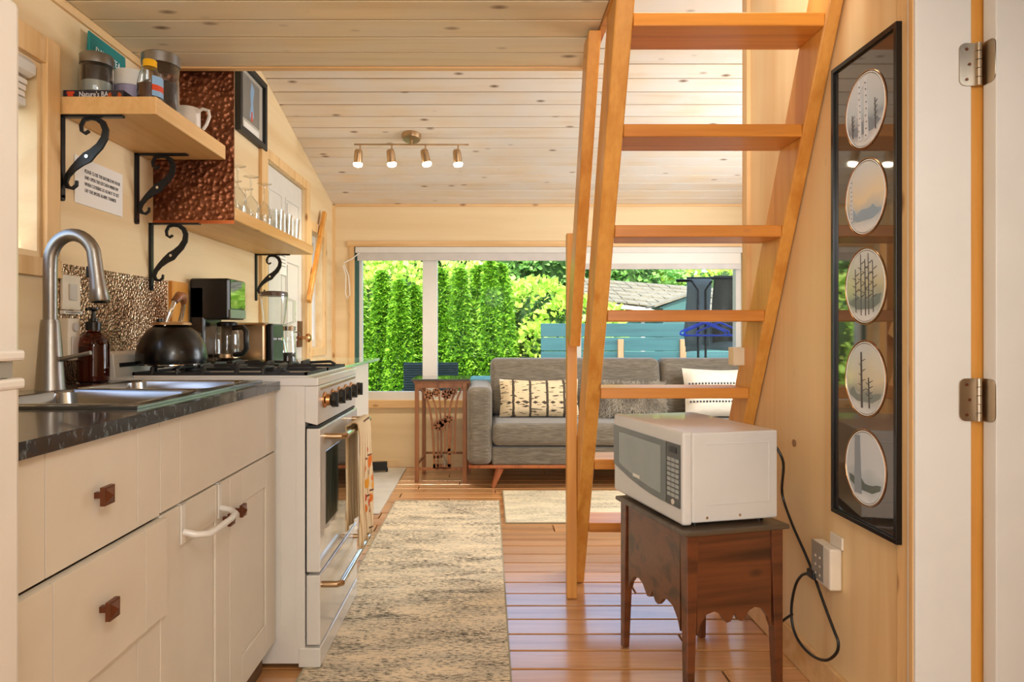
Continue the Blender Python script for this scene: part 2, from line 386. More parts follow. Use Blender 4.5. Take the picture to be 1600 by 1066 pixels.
# ============================================================ ROOM SHELL
XL, XR, YF, YB, XE = -1.215, 0.985, 5.36, -1.6, 2.42
ZE, SL = 2.06, 0.234                         # eave height at far wall, slope of the roof ceiling
RY = 2.0; RZ = ZE+SL*(YF-RY)                 # ridge
def roofz(y): return RZ-SL*abs(y-RY)
# floor: sub-floor and planks
struct('floor', MB().box(XL-.15, XE+.1, YB-.1, YF+.1, -.12, -.022), plain('sub_floor', '5a2c10', .7))
floor = bpy.data.objects['floor']
PW = 0.1238; rng = random.Random(3)
row = 0; y = YF-.004
while y > 1.0:
    y0 = y-PW+.008; x = XL+.005
    cuts = []
    cx = XL+rng.uniform(.3, 1.3)
    while cx < XE-.2: cuts.append(cx); cx += rng.uniform(.9, 1.7)
    for c in cuts+[XE-.01]:
        b = MB().box(x, c-.003, y0, y, -.022, rng.uniform(-.0012, 0)); b.obj('floor_plank', 'floor', floor, bev=.0025, seg=1); x = c+.003
    y -= PW; row += 1
while y > YB+.05:
    MB().box(XL+.005, XE-.01, y-PW+.006, y, -.022, 0).obj('floor_plank', 'floor', floor); y -= PW
# left wall with openings: window_1, door_1, window_2
def left_wall():
    mb = MB(); holes = [(.95, 1.86, 1.256, 1.787), (3.72, 4.53, 0, 2.005), (4.66, 5.02, .95, 1.755)]
    grid_boxes(mb, YB, YF+.1, -.12, 2.02, holes, lambda a,b,c,d: mb.box(XL-.15, XL, a, b, c, d))
    mb.prism([(YB,2.02),(YF+.1,2.02),(YF+.1,2.05),(RY,RZ+.1),(YB,roofz(YB)+.05)], XL-.15, XL, 'yz')
    return mb
struct('wall_left', left_wall(), 'wall')
# far wall with the wide window
mb = MB(); grid_boxes(mb, XL-.15, XE+.1, -.12, ZE+.03, [(-1.045, 2.0, .526, 1.727)], lambda a,b,c,d: mb.box(a, b, YF, YF+.14, c, d))
struct('wall_far', mb, 'wallx')
# right wall: solid part, over the door, near part
mb = MB(); mb.box(XR, XR+.12, 1.575, 2.6, -.1, 2.02); mb.box(XR, XR+.12, .68, 1.575, 2.02, 2.08); mb.box(XR, XR+.12, YB, .68, -.1, 2.02)
mb.prism([(YB,2.02),(2.6,2.02),(2.6,roofz(2.6)),(RY,RZ+.04),(YB,roofz(YB))], XR, XR+.12, 'yz')
struct('wall_right', mb, 'wall_r')
struct('wall_living_right', MB().prism([(2.6,-.1),(YF+.1,-.1),(YF+.1,2.08),(2.6,roofz(2.6))], XE, XE+.1, 'yz').prism([(YB,-.1),(2.6,-.1),(2.6,roofz(2.6)),(RY,RZ+.04),(YB,roofz(YB))], XE, XE+.1, 'yz'), 'wall')
struct('wall_partition', MB().box(XR+.12, XE, 2.48, 2.6, -.1, 2.66), 'wall')
struct('wall_back', MB().box(XL-.15, XE+.1, YB-.12, YB, -.12, 2.1), 'wall')
# roof slab above the sloped boards and the boards themselves
th = .12
mb = MB(); mb.prism([(RY,RZ+.02),(YF+.5,ZE+.02-SL*.5),(YF+.5,ZE+.14-SL*.5),(RY,RZ+.14)], XL-.3, XE+.3, 'yz')
mb.prism([(RY,RZ+.02),(RY,RZ+.14),(YB-.4,roofz(YB-.4)+.14),(YB-.4,roofz(YB-.4)+.02)], XL-.3, XE+.3, 'yz')
struct('ceiling', mb, 'groove'); ceiling = bpy.data.objects['ceiling']
cw = .1258; y = YF; k = 0
while y > RY+.1:
    y0 = y-cw+.009
    MB().hexa([(XL,y0,roofz(y0)),(XE,y0,roofz(y0)),(XE,y,roofz(y)),(XL,y,roofz(y)),(XL,y0,roofz(y0)+.018),(XE,y0,roofz(y0)+.018),(XE,y,roofz(y)+.018),(XL,y,roofz(y)+.018)]).obj('ceiling_board', 'ceil', ceiling, bev=.0015, seg=1)
    y -= cw
# loft floor seen from below
struct('ceiling_loft', MB().box(XL, .347, YB, 2.44, 2.0215, 2.13).box(.347, XR, YB, 1.78, 2.0215, 2.13), 'groove')
loft = bpy.data.objects['ceiling_loft']
y = 2.43
while y > YB+.1:
    xr = .347 if y > 1.8 else XR
    MB().box(XL, xr, y-.121+.008, y, 2.002, 2.021).obj('ceiling_board', 'ceil2', loft, bev=.0015, seg=1); y -= .121
struct('trim_1', MB().box(XL, .345, 2.431, 2.46, 1.996, 2.15), 'pinex', bev=.002)
struct('trim_2', MB().prism([(XL,1.978),(XL+.010,1.978),(XL+.014,1.99),(XL+.014,2.0),(XL,2.0)], .9, 2.43, 'xz'), 'piney')
struct('trim_3', MB().box(.348, .366, 1.8, 2.44, 1.99, 2.15), 'fir')
# eave trim on the far wall, corner board, window casing
struct('trim_4', MB().box(XL+.02, XE, YF-.014, YF, 2.045, 2.062), 'pinex')
struct('trim_5', MB().box(XL, XL+.02, YF-.02, YF, 0, 2.05).box(-1.085,-1.045, YF-.014, YF, .466, 1.727), 'pine')
struct('trim_6', MB().box(-1.1, 2.06, YF-.016, YF, 1.727, 1.772), 'pinex', bev=.002)
struct('trim_7', MB().box(-1.1, 2.06, YF-.03, YF, .466, .526), 'pinex', bev=.003)
struct('baseboard_far', MB().box(XL, XE, YF-.014, YF, 0, .055), 'wall')
struct('baseboard_right', MB().box(XR-.014, XR, 1.62, 2.58, .0, .10), 'pinex', bev=.003)
# end of the right wall: pine trim edge
struct('trim_8', MB().box(XR-.008, XR+.13, 2.6, 2.62, 0, roofz(2.62)-.01), 'fir')
struct('trim_9', MB().box(XR-.014, XR, 2.56, 2.6, 0, roofz(2.6)-.01), 'pine')
# casing and jamb of the doorway on the right
struct('trim_10', MB().box(XR-.014, XR, 1.565, 1.622, 0, 1.99), 'pine', bev=.003)
struct('trim_11', MB().box(XR-.022, XR-.001, 1.548, 1.564, 0, 1.99), 'pine', bev=.002)
struct('trim_12', MB().box(XR-.02, 1.091, 1.54, 1.572, 0, 2.02), 'trimwhite', bev=.002)
struct('trim_13', MB().box(1.092, 1.14, 1.549, 1.60, 0, 2.02), 'fir')
struct('trim_14', MB().box(XR-.02, XR+.13, .66, .685, 0, 2.02), 'trimwhite', bev=.002)
d2 = struct('door_2', MB().box(1.117, 1.88, 1.500, 1.540, .01, 2.0), 'trimwhite', bev=.002)
for hz in (1.658, .903):
    h = MB(); x0 = 1.112
    # leaf on the jamb, knuckles, leaf on the door edge
    pts = []
    def leaf(xa, xb, za, zb, r=.014):
        P = []
        for cx, cz, a0 in ((xa+r, za+r, 180), (xa+r, zb-r, 90)):
            for q in range(5):
                a = R(a0+ (q*22.5 if a0 == 180 else 90-q*22.5)) if False else R({180: 270-q*22.5, 90: 180-q*22.5}[a0])
                P.append((cx+r*math.cos(a), cz+r*math.sin(a)))
        return P+[(xb, zb), (xb, za)]
    h.prism(leaf(1.062, 1.100, hz-.048, hz+.048), 1.5365, 1.5398, 'xz')
    a = MB(); a.prism([(1.5+(p[0]-1.072)*1.0, p[1]) for p in leaf(1.072, 1.110, hz-.048, hz+.048)], 1.1145, 1.1168, 'yz')
    h.v += []; b0 = len(h.v); h.v += a.v; h.f += [[i+b0 for i in f] for f in a.f]; h.sm += a.sm
    for q in range(5): h.lathe([(.0065,-.009),(.0065,.009)], (1.104,1.535,hz+(-2+q)*.0195), 12)
    ho = h.obj('hinge', 'hinge', d2)
    sc = MB()
    for dz in (-.034, 0, .034): sc.lathe([(.0036,-.0012),(.0028,0)], (1.078+(.006 if dz == 0 else 0), 1.5366, hz+dz), 10, 'y')
    sc.obj('screw', 'bronze', ho)
# ------------------------------------------------------------ window_1 (left wall near the sink)
def frame_yz(mb, x0, x1, y0, y1, z0, z1, t):
    mb.box(x0,x1,y0,y1,z0,z0+t); mb.box(x0,x1,y0,y1,z1-t,z1); mb.box(x0,x1,y0,y0+t,z0+t,z1-t); mb.box(x0,x1,y1-t,y1,z0+t,z1-t); return mb
w1 = struct('window_1', frame_yz(MB(), XL-.148, XL-.11, .952, 1.858, 1.258, 1.785, .04), 'trimwhite')
frame_yz(MB(), XL-.11, XL-.001, .952, 1.858, 1.258, 1.785, .016).obj('window_jamb', 'wall', w1)
c = MB(); c.box(XL,XL+.016,.9,1.925,1.206,1.256); c.box(XL,XL+.016,1.86,1.918,1.2565,1.86); c.box(XL,XL+.014,.9,1.859,1.788,1.86); c.obj('window_casing', 'pine', w1, bev=.002)
MB().box(XL-.132,XL-.128,.99,1.82,1.298,1.745).obj('window_pane','glass',w1)
bl = thing('window_blind', 'folded white blind with curved end cap at the top of the window by the sink', 'blind', (XL,1.4,1.68))
MB().prism([(-.085,.105),(-.004,.105),(.012,.085),(.012,.06),(-.004,.052),(-.085,.052)], -.42, .42, 'xz').obj('head_rail','trimwhite',bl,bev=.002)
for q in range(3): MB().box(-.075+.002*q,-.008-.003*q,-.415,.415,.032-q*.016,.046-q*.016).obj('blind_pleat','paper',bl,bev=.002)
MB().box(-.07,-.012,-.415,.415,-.024,-.004).obj('bottom_rail','white',bl,bev=.002)
# window_2 (left wall, far corner)
w2 = struct('window_2', frame_yz(MB(), XL-.145, XL-.05, 4.662, 5.018, .952, 1.753, .05), 'trimwhite')
c = MB(); c.box(XL,XL+.016,5.02,5.10,.89,1.82); c.box(XL,XL+.016,4.61,4.66,.89,1.82); c.box(XL,XL+.016,4.661,5.019,1.755,1.82); c.box(XL,XL+.02,4.661,5.019,.89,.95); c.obj('window_casing','pine',w2,bev=.002)
MB().box(XL-.10,XL-.096,4.712,4.968,1.002,1.703).obj('window_pane','glass',w2)
# door_1: white panelled door in the left wall
d1 = struct('door_1', MB().box(XL-.06, XL-.018, 3.725, 4.525, .01, 2.0), 'trimwhite')
for (a,b) in ((3.80,4.09),(4.16,4.45)):
    for (z0,z1) in ((.2,.85),(1.0,1.5),(1.58,1.88)):
        p = MB(); p.box(XL-.0175,XL-.013,a,b,z0,z0+.014); p.box(XL-.0175,XL-.013,a,b,z1-.014,z1); p.box(XL-.0175,XL-.013,a,a+.014,z0+.014,z1-.014); p.box(XL-.0175,XL-.013,b-.014,b,z0+.014,z1-.014); p.box(XL-.0175,XL-.012,a+.03,b-.03,z0+.03,z1-.03)
        p.obj('door_panel','trimwhite',d1,bev=.0015)
c = MB(); c.box(XL,XL+.02,3.62,3.72,0,2.06); c.box(XL,XL+.02,4.53,4.605,0,2.06); c.box(XL,XL+.018,3.72,4.53,2.005,2.06); c.obj('door_casing','pine',d1,bev=.002)
MB().box(XL-.018,XL-.004,4.40,4.50,.96,1.13).obj('lock_plate','bronze',d1,bev=.004)
MB().lathe([(.01,0),(.01,.03),(.026,.038),(.03,.055),(.02,.066),(.001,.068)],(XL-.004,4.45,1.02),18,'x').obj('door_knob','gold',d1)
n = thing('paper_note', 'small white paper note pinned to the white door behind the shelf bracket', 'note', (XL-.011,4.02,1.4))
MB().box(0,.001,0,.14,0,.17).obj('note_sheet','paper',n)
q_=MB(); [q_.box(.001,.0013,.02,.12,.13-.02*k,.134-.02*k) for k in range(5)]; q_.obj('faint_lines','ink',n)
# window_3: the wide window of the far wall
z0, z1 = .526, 1.727
w3 = struct('window_3', MB().box(-1.012,2.0,YF+.02,YF+.09,z0,z0+.062).box(-1.012,2.0,YF+.02,YF+.09,z1-.05,z1).box(-1.012,-.992,YF+.02,YF+.09,z0+.062,z1-.05).box(1.955,2.0,YF+.02,YF+.09,z0+.062,z1-.05), 'trimwhite')
for (a,b) in ((-.512,-.397),(.635,.735)): MB().box(a,b,YF+.005,YF+.095,z0+.062,z1-.05).obj('mullion','trimwhite',w3,bev=.003)
for (a,b) in ((-.992,-.512),(-.397,.635),(.735,1.955)): MB().box(a+.001,b-.001,YF+.055,YF+.060,z0+.063,z1-.051).obj('window_pane','glass',w3)
MB().box(-1.044,-1.013,YF+.01,YF+.09,z0+.001,z1-.001).obj('side_jamb','darkteal',w3)
b1 = thing('roller_blind', 'raised white roller blind across the left two panes of the wide window', 'blind', (0,YF,1.7))
MB().box(-1.035,.63,-.03,.004,-.022,.024).obj('cassette','trimwhite',b1,bev=.004)
MB().box(-1.02,.62,-.018,-.006,-.082,-.022).obj('blind_fabric','switch',b1)
MB().tube([(-1.0,-.02,-.02),(-1.06,-.03,-.07),(-1.12,-.035,-.10),(-1.115,-.035,-.13),(-1.085,-.035,-.20),(-1.075,-.035,-.35),(-1.095,-.035,-.38),(-1.11,-.035,-.34),(-1.105,-.035,-.20),(-1.13,-.035,-.12)],.0045,6).obj('pull_cord','paper',b1)
b2 = thing('roller_blind', 'white roller blind hanging lower than its neighbour, seen through the ladder', 'blind', (0,YF,1.7))
MB().box(.735,1.99,-.03,.004,-.022,.024).obj('cassette','trimwhite',b2,bev=.004)
MB().box(.745,1.98,-.018,-.006,-.105,-.022).obj('blind_fabric','paper',b2)
MB().box(.742,1.983,-.022,-.002,-.15,-.105).obj('bottom_rail','switch',b2,bev=.003)
# slanted stick by window_2
MB().hexa([(-.0,4.49,1.27),(.025,4.49,1.27),(.025,4.53,1.25),(0,4.53,1.25),(0,4.92,1.93),(.025,4.92,1.93),(.025,4.97,1.92),(0,4.97,1.92)]).obj('prop_stick','fir',loc=(XL+.022,0,0),label='slanted wooden prop stick against the left wall beside the white door',cat='stick',bev=.003)
# ============================================================ OUTSIDE
struct('ground', MB().box(-30,30,YF+.14,40,-.35,-.15), 'ground')
def sprays(n, shape, size, seed, droop=.3):
    """n small five-point leaf fans on a surface; shape(u,v)->pos, outward"""
    rg = random.Random(seed); mb = MB()
    for i in range(n):
        p, o = shape(rg); s = size*rg.uniform(.6,1.25)
        o = (o+Vector((rg.uniform(-.6,.6),rg.uniform(-.6,.6),rg.uniform(-.2,.9)))).normalized()
        w = o.cross(Vector((rg.uniform(-1,1),rg.uniform(-1,1),rg.uniform(-1,1)))).normalized(); nn = o.cross(w)
        a = p; q = [a-w*s*.1, a+o*s*.45-w*s*.42+nn*s*.08, a+o*s*.55-w*s*.14, a+o*s*1.0-w*s*.1-Vector((0,0,s*droop)), a+o*s*.62+w*s*.14, a+o*s*.5+w*s*.45-nn*s*.06, a+w*s*.1]
        mb.add(q, [(0,1,2),(0,2,4,6),(2,3,4),(6,4,5)])
    return mb
def leaves(n, shape, size, seed):
    rg = random.Random(seed); mb = MB()
    for i in range(n):
        p, o = shape(rg); s = size*rg.uniform(.5,1.3)
        o = (o+Vector((rg.uniform(-1,1),rg.uniform(-1,1),rg.uniform(-.8,.5)))).normalized()
        w = o.cross(Vector((rg.uniform(-1,1),rg.uniform(-1,1),rg.uniform(-1,1)))).normalized(); nn = o.cross(w)
        mb.add([p, p+o*s*.5-w*s*.36+nn*s*.08, p+o*s-Vector((0,0,s*.1)), p+o*s*.5+w*s*.36+nn*s*.08], [(0,1,2),(0,2,3)])
    return mb
def cone_shape(h, r):
    def f(rg):
        t = rg.random()**1.25*.985; a = rg.uniform(0, 2*math.pi); rr = r*(1-t)**.78*(.84+.22*noise.noise(Vector((math.cos(a)*2,math.sin(a)*2,t*6))))*rg.uniform(.86,1.04)
        return Vector((rr*math.cos(a), rr*math.sin(a), t*h)), Vector((math.cos(a), math.sin(a), .5))
    return f
def blob_shape(cs):
    def f(rg):
        c, r = rg.choice(cs)
        d = Vector((rg.gauss(0,1),rg.gauss(0,1),rg.gauss(0,1))).normalized(); k = 1+.25*noise.noise(d*2.5+Vector(c))
        return Vector(c)+Vector((d.x*r[0],d.y*r[1],d.z*r[2]))*k*rg.uniform(.88,1.02), d
    return f
cedar_meshes = [sprays(9000, cone_shape(2.05+.12*k, .285), .085, 20+k).mesh('foliage') for k in range(3)]
for m_ in cedar_meshes: m_.materials.append(M['cedar'])
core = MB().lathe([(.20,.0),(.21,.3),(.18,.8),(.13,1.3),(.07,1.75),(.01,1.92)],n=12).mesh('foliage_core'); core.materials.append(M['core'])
trunk = MB().lathe([(.03,-.1),(.02,1.6)],n=8).mesh('trunk'); trunk.materials.append(M['bark'])
# (pixel-derived) positions: x, y, height scale
cedars = [(-1.52,7.9,1.80,0),(-1.23,7.95,1.92,0),(-1.01,7.85,1.81,0),(-.86,8.0,1.75,0),(-.54,7.95,1.94,0),(-.32,7.9,1.94,0),(-.11,8.05,1.99,0),(.03,7.9,2.04,0),(.16,8.0,2.02,0)]
clab = ['cedar at the far left of the hedge, cut by the window edge','tall pointed cedar in the middle of the left window pane','low cedar between the pointed one and the white mullion','short cedar touching the left side of the white mullion','cedar just right of the white window mullion','pointed cedar standing free above the bright vine, right of the mullion','slim cedar left of the tallest pair of cedars','front one of the tallest pair of cedars','rear one of the tallest pair of cedars, nearest the leafy vine']
for k, (x, y, s, _) in enumerate(cedars):
    t = thing('cedar_tree', 'bright green '+clab[k], 'tree', (x,y,-.15), k*1.3, 'cedars of the hedge outside')
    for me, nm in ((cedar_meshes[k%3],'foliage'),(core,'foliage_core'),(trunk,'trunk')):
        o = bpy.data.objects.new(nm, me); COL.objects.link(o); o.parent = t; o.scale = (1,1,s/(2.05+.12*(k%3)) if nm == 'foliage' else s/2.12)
        if nm == 'foliage': o['kind'] = 'stuff'
def bush(name, label, cat, loc, cs, n, size, seed, mat, group=None):
    t = thing(name, label, cat, loc, 0, group)
    leaves(n, blob_shape(cs), size, seed).obj('foliage', mat, t, kind='stuff')
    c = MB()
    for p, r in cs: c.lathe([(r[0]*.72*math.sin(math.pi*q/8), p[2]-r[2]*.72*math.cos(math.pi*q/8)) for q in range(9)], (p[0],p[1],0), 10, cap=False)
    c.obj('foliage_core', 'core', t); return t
bush('vine_shrub','bright yellow-green leafy shrub rising behind the left cedars','shrub',(-1.7,9.3,-.15),[((-.6,0,1.2),(.9,.5,1.0)),((.4,.1,1.3),(.8,.5,.95)),((1.3,0,1.2),(.8,.5,.95)),((0,.2,.5),(1.6,.4,.6))],11000,.11,51,'vine')
bush('vine_shrub','broad leafy vine spilling over the left end of the teal fence','shrub',(1.0,8.4,-.15),[((-.35,.2,1.25),(.55,.4,.6)),((.1,0,1.2),(.55,.4,.45)),((-.35,-.2,.85),(.35,.3,.45)),((-.3,.1,.4),(.4,.3,.5)),((-.7,.4,1.2),(.5,.4,.65))],9000,.10,52,'vine')
bush('broadleaf_tree','large dark green tree filling the top of the middle window pane','tree',(1.5,15.2,-.15),[((-1.6,0,2.4),(1.6,1,1.3)),((0,0,2.7),(1.5,1,1.3)),((1.5,.3,2.2),(1.4,1,1.0)),((-.5,.2,1.2),(2.2,.8,1.2))],14000,.16,53,'tree')
bush('broadleaf_tree','dark green tree beyond the left end of the cedar hedge','tree',(-3.0,12.5,-.15),[((0,0,2.2),(1.8,1,1.6)),((1.7,.3,2.5),(1.3,1,1.4)),((-1.8,.2,1.8),(1.5,1,1.8))],11000,.16,54,'tree')
bush('broadleaf_tree','wide light green tree line above the shed roof','tree',(4.9,16,-.15),[((-2,0,1.7),(2.0,1,1.3)),((.6,0,1.8),(2.0,1,1.2)),((3,.3,1.8),(2,1,1.3)),((-3.6,.3,1.8),(1.4,1,1.4))],16000,.17,55,'vine')
# fence
f = thing('garden_fence','teal horizontal board fence with light wooden posts behind the sofa window','fence',(.6,7.7,-.15))
for k in range(8): MB().box(.0,4.2,0,.022,.05+k*.158,.05+k*.158+.152).obj('fence_board','fence',f,bev=.004,seg=1)
for x in (.86,1.56,2.56,3.6): MB().box(x,x+.065,-.05,-.001,0,1.13).obj('fence_post','post',f,bev=.004)
# shed
s = thing('garden_shed','neighbour shed with a pale shingled roof and teal walls behind the fence','shed',(2.2,11,-.15))
MB().box(-.3,2.5,.4,2.4,0,1.45).obj('wall','shed',s)
ang = [(-.45,1.95,1.72),(2.7,1.50,1.28)]
rf = MB(); nr = 7
base = MB().hexa([(-.55,.1,1.70),(2.7,.1,1.34),(2.7,2.4,2.0),(-.55,2.4,2.25),(-.55,.1,1.73),(2.7,.1,1.37),(2.7,2.4,2.03),(-.55,2.4,2.28)]); ro = base.obj('roof','roof',s)
rg = random.Random(5)
for j in range(6):
    for i in range(16):
        u0, u1 = i/16, (i+1)/16-.004; v0, v1 = j/6, (j+1.15)/6
        def P(u,v,dz): return (-.55+3.25*u, .06+2.34*v, (1.73+(1.37-1.73)*u)*(1-v)+(2.28+(2.03-2.28)*u)*v+dz)
        d = rg.uniform(.008,.03)
        MB().hexa([P(u0,v0,.012),P(u1,v0,.012),P(u1,v1,0),P(u0,v1,0),P(u0,v0,.012+d),P(u1,v0,.012+d),P(u1,v1,.004),P(u0,v1,.004)]).obj('shingle','roof',s)
for x in (-.25,.35,.95): MB().box(x,x+.06,.33,.39,.4,1.62-(x+.55)*.11).obj('wall_batten','trimwhite',s)
MB().box(-.6,2.7,.05,.10,1.60,1.66).obj('fascia','exterior',s,rot=(0,R(6.3),0),loc=(-.18,0,.0))
l = thing('lean_to','small dark gabled lean-to roof below the pale shed roof','shed',(2.9,10.2,-.15))
MB().prism([(-.35,1.58),(.22,1.80),(.36,1.77),(.36,0),(-.28,0),(-.28,1.56)],0,.5,'xz').obj('wall','darkteal',l)
MB().prism([(-.42,1.58),(.22,1.80),(.45,1.72),(.45,1.745),(.22,1.835),(-.42,1.61)],-.05,.55,'xz').obj('roof','roof',l)
# wicker chair and aqua table
ch = thing('wicker_chair','dark teal wicker garden chair outside behind the carved stand','chair',(-.52,6.25,-.15))
def weave(mb, x0, x1, z0, z1, y):
    mb.box(x0,x1,y,y+.03,z0,z1)
    n = int((z1-z0)/.022)
    for k in range(n): mb.tube([(x0,y-.002,z0+.011+k*.022),(x1,y-.002,z0+.011+k*.022)],.009,6)
w_ = MB(); weave(w_,-.25,.25,.48,.93,0); w_.obj('backrest','wicker',ch)
MB().box(-.25,.25,.03,.5,.40,.47).obj('seat','wicker',ch,bev=.01)
for sx in (-1,1):
    MB().box(sx*.25,sx*.30,.0,.48,.50,.66).obj('armrest','wicker',ch,bev=.01)
    for yy in (.02,.46): MB().box(sx*.22-.02,sx*.22+.02,yy-.015,yy+.02,0,.41).obj('leg','wicker',ch)
MB().box(-.24,.24,.04,.46,.471,.55).obj('seat_cushion','aqua',ch,bev=.02)
tb = thing('patio_table','pale aqua patio table outside between the carved stand and the sofa','table',(.12,6.3,-.15))
MB().box(-.28,.5,0,.5,.74,.775).obj('tabletop','aqua',tb,bev=.008)
for sx in (-.24,.46):
    for yy in (.04,.46): MB().box(sx-.02,sx+.02,yy-.02,yy+.02,0,.74).obj('leg','aqua',tb)
# drying rack with garments and hangers
rk = thing('drying_rack','black metal clothes rack standing outside the right-hand window pane','rack',(1.9,6.05,-.15))
for x, sx in ((-.035,-1),(.03,1)):
    MB().tube([(x,0,0),(x,0,1.58),(x+sx*.055,0,1.66)],.0105,8).obj('upright','iron',rk)
MB().tube([(-.23,0,1.665),(-.09,0,1.665)],.013,8).obj('bar','iron',rk); MB().tube([(-.12,.05,1.69),(.42,.05,1.69)],.012,8).obj('bar','iron',rk)
MB().box(-.25,.3,-.2,.2,0,.02).obj('foot','iron',rk)
def cloth(name, label, mat, x0, x1, z0, z1, y, seed, cat='cloth'):
    mb = MB(); n = 12; rg = random.Random(seed); top = []
    for i in range(n+1):
        u = i/n; x = x0+(x1-x0)*u
        for j in range(9):
            v = j/8; z = z1-(z1-z0)*v
            top.append((x+.01*math.sin(v*5+seed), y+.02*math.sin(u*9+seed)*v, z-.02*(u-.5)**2*4*(j == 8)))
    fs = [(i*9+j,(i+1)*9+j,(i+1)*9+j+1,i*9+j+1) for i in range(n) for j in range(8)]
    mb.add(top, fs, True); o = mb.obj(name, mat, label=label, cat=cat, loc=(0,0,0)); md = o.modifiers.new('s','SOLIDIFY'); md.thickness = .014; return o
cloth('hanging_garment','grey-blue garment draped over the clothes rack','garment',1.77,1.985,.95,1.535,6.10,1)
cloth('hanging_garment','dark olive textured garment on the right of the clothes rack','garment2',2.02,2.24,.98,1.565,6.12,2)
cloth('hanging_towel','dark blue-grey cloth hanging lowest behind the blue hangers','garment',1.78,2.22,.90,1.15,6.17,3)
hg0 = None
for k, (dx, dy) in enumerate(((0,0),(.045,.03),(.16,.05))):
    t = thing('clothes_hanger','blue plastic clothes hanger on the rack, '+['frontmost','the middle one','rearmost, reaching furthest right'][k],'hanger',(1.88+dx,6.0-.03+dy,1.10),0,'blue clothes hangers')
    MB().tube([(-.20,0,-.06),(-.19,0,-.035),(-.04,0,.03),(0,0,.045),(.04,0,.03),(.19,0,-.035),(.20,0,-.06),(.16,0,-.07),(-.16,0,-.07),(-.20,0,-.06)],.008,8).obj('hanger_frame','hanger',t)
    MB().tube([(0,0,.04),(0,0,.08),(.02,0,.10),(.035,0,.085)],.004,6).obj('hook','chrome',t)
# ============================================================ RUGS AND MAT
def rug(name,label,x0,x1,y0,y1,mat,cat='rug'):
    t = thing(name,label,cat,((x0+x1)/2,(y0+y1)/2,0)); a=(x1-x0)/2; b=(y1-y0)/2
    MB().box(-a+.006,a-.006,-b+.006,b-.006,.0005,.008).obj('pile',mat,t)
    m_ = MB(); m_.box(-a,a,-b,-b+.006,.0005,.0075); m_.box(-a,a,b-.006,b,.0005,.0075); m_.box(-a,-a+.006,-b+.006,b-.006,.0005,.0075); m_.box(a-.006,a,-b+.006,b-.006,.0005,.0075)
    m_.obj('binding','rugedge',t); return t
rug('runner_rug','long distressed beige and charcoal runner along the kitchen cabinets',-.577,.073,1.1,4.26,'rug')
rug('area_rug','faded beige rug on the floor in front of the sofa behind the ladder',.098,1.9,3.765,4.53,'rug2')
MB().box(-1.2,-.63,3.96,5.3,.0005,.006).obj('door_mat','mat',label='pale flat mat on the floor under the window, left of the carved stand',cat='mat')
st = thing('metal_floor_stand','low black metal stand base lying on the pale mat','stand',(-.86,5.05,.006))
MB().box(-.2,.12,.06,.10,.012,.075).obj('rail','dull',st,rot=(0,0,R(12)))
MB().box(-.2,.0,-.13,-.09,.02,.085).obj('rail','dull',st,rot=(0,0,R(-6)))
MB().box(-.03,.01,-.10,.09,.045,.055).obj('cross_bar','dull',st)
for p in ((.1,.1),(-.01,-.12),(-.15,-.1),(-.15,.05)): MB().lathe([(.008,0),(.008,.03)],(p[0],p[1],0),8).obj('foot','dull',st)
# ============================================================ FRIDGE
fr = thing('refrigerator','white two-door refrigerator cut by the left edge of the photo','refrigerator',(0,0,0))
MB().box(-1.205,-.655,.22,.88,.02,1.47).obj('body','white',fr,bev=.006)
MB().box(-.652,-.600,.22,.880,.03,.996).obj('door','white',fr,bev=.010,seg=3)
MB().box(-.652,-.600,.22,.880,1.018,1.478).obj('freezer_door','white',fr,bev=.010,seg=3)
MB().box(-.652,-.597,.22,.884,.982,.996).obj('door_lip','white',fr,bev=.004)
MB().box(-.652,-.597,.22,.884,1.018,1.032).obj('door_lip','white',fr,bev=.004)
MB().box(-.64,-.605,.82,.87,.997,1.017).obj('hinge','grey',fr)
for z in (.6,1.2): MB().tube([(-.6,.30,z-.12),(-.57,.30,z-.1),(-.57,.30,z+.1),(-.6,.30,z+.12)],.01,8).obj('handle','white',fr)
# ============================================================ CABINETS
XC = -.659
def knob(par, y, z, x=XC):
    k = MB().box(x,x+.018,y-.005,y+.005,z-.005,z+.005); k.box(x+.016,x+.024,y-.0155,y+.0155,z-.0155,z+.0155)
    k.add([(x+.024,y-.012,z-.012),(x+.024,y+.012,z-.012),(x+.024,y+.012,z+.012),(x+.024,y-.012,z+.012),(x+.031,y,z)],[(0,1,4),(1,2,4),(2,3,4),(3,0,4)])
    k = k.obj('knob','bronze',par); return k
def grooved(x, y0, y1, z0, z1, sw=.086):
    g = .0014; mb = MB(); mb.box(x-.018,x-.008,y0,y1,z0,z1)
    mb.box(x-.008,x,y0,y0+sw-g,z0,z1); mb.box(x-.008,x,y0+sw+g,y1-sw-g,z0,z1); mb.box(x-.008,x,y1-sw+g,y1,z0,z1); return mb
cb = thing('drawer_cabinet','white drawer cabinet next to the refrigerator','cabinet',(0,0,0))
MB().box(-1.205,XC-.019,.93,1.371,.10,.876).box(-1.205,-.60-.09,.93,1.371,.0,.10).obj('carcass','cabdark',cb)
d = grooved(XC,.931,1.371,.687,.875).obj('drawer','cab',cb,bev=.0004,seg=1); knob(d,1.148,.781)
d = grooved(XC+.012,.931,1.378,.488,.681).obj('drawer','cab',cb,bev=.0004,seg=1,label='middle drawer standing slightly open'); knob(d,1.142,.592,XC+.012)
d = grooved(XC,.931,1.371,.10,.483).obj('drawer','cab',cb,bev=.0004,seg=1); knob(d,1.148,.33)
sk = thing('sink_cabinet','white two-door cabinet below the sink','cabinet',(0,0,0))
MB().box(-1.205,XC-.019,1.374,2.12,.10,.70).box(-1.205,-.70,1.374,2.12,0,.10).box(XC-.08,XC-.019,1.374,2.12,.70,.876).obj('carcass','cabdark',sk)
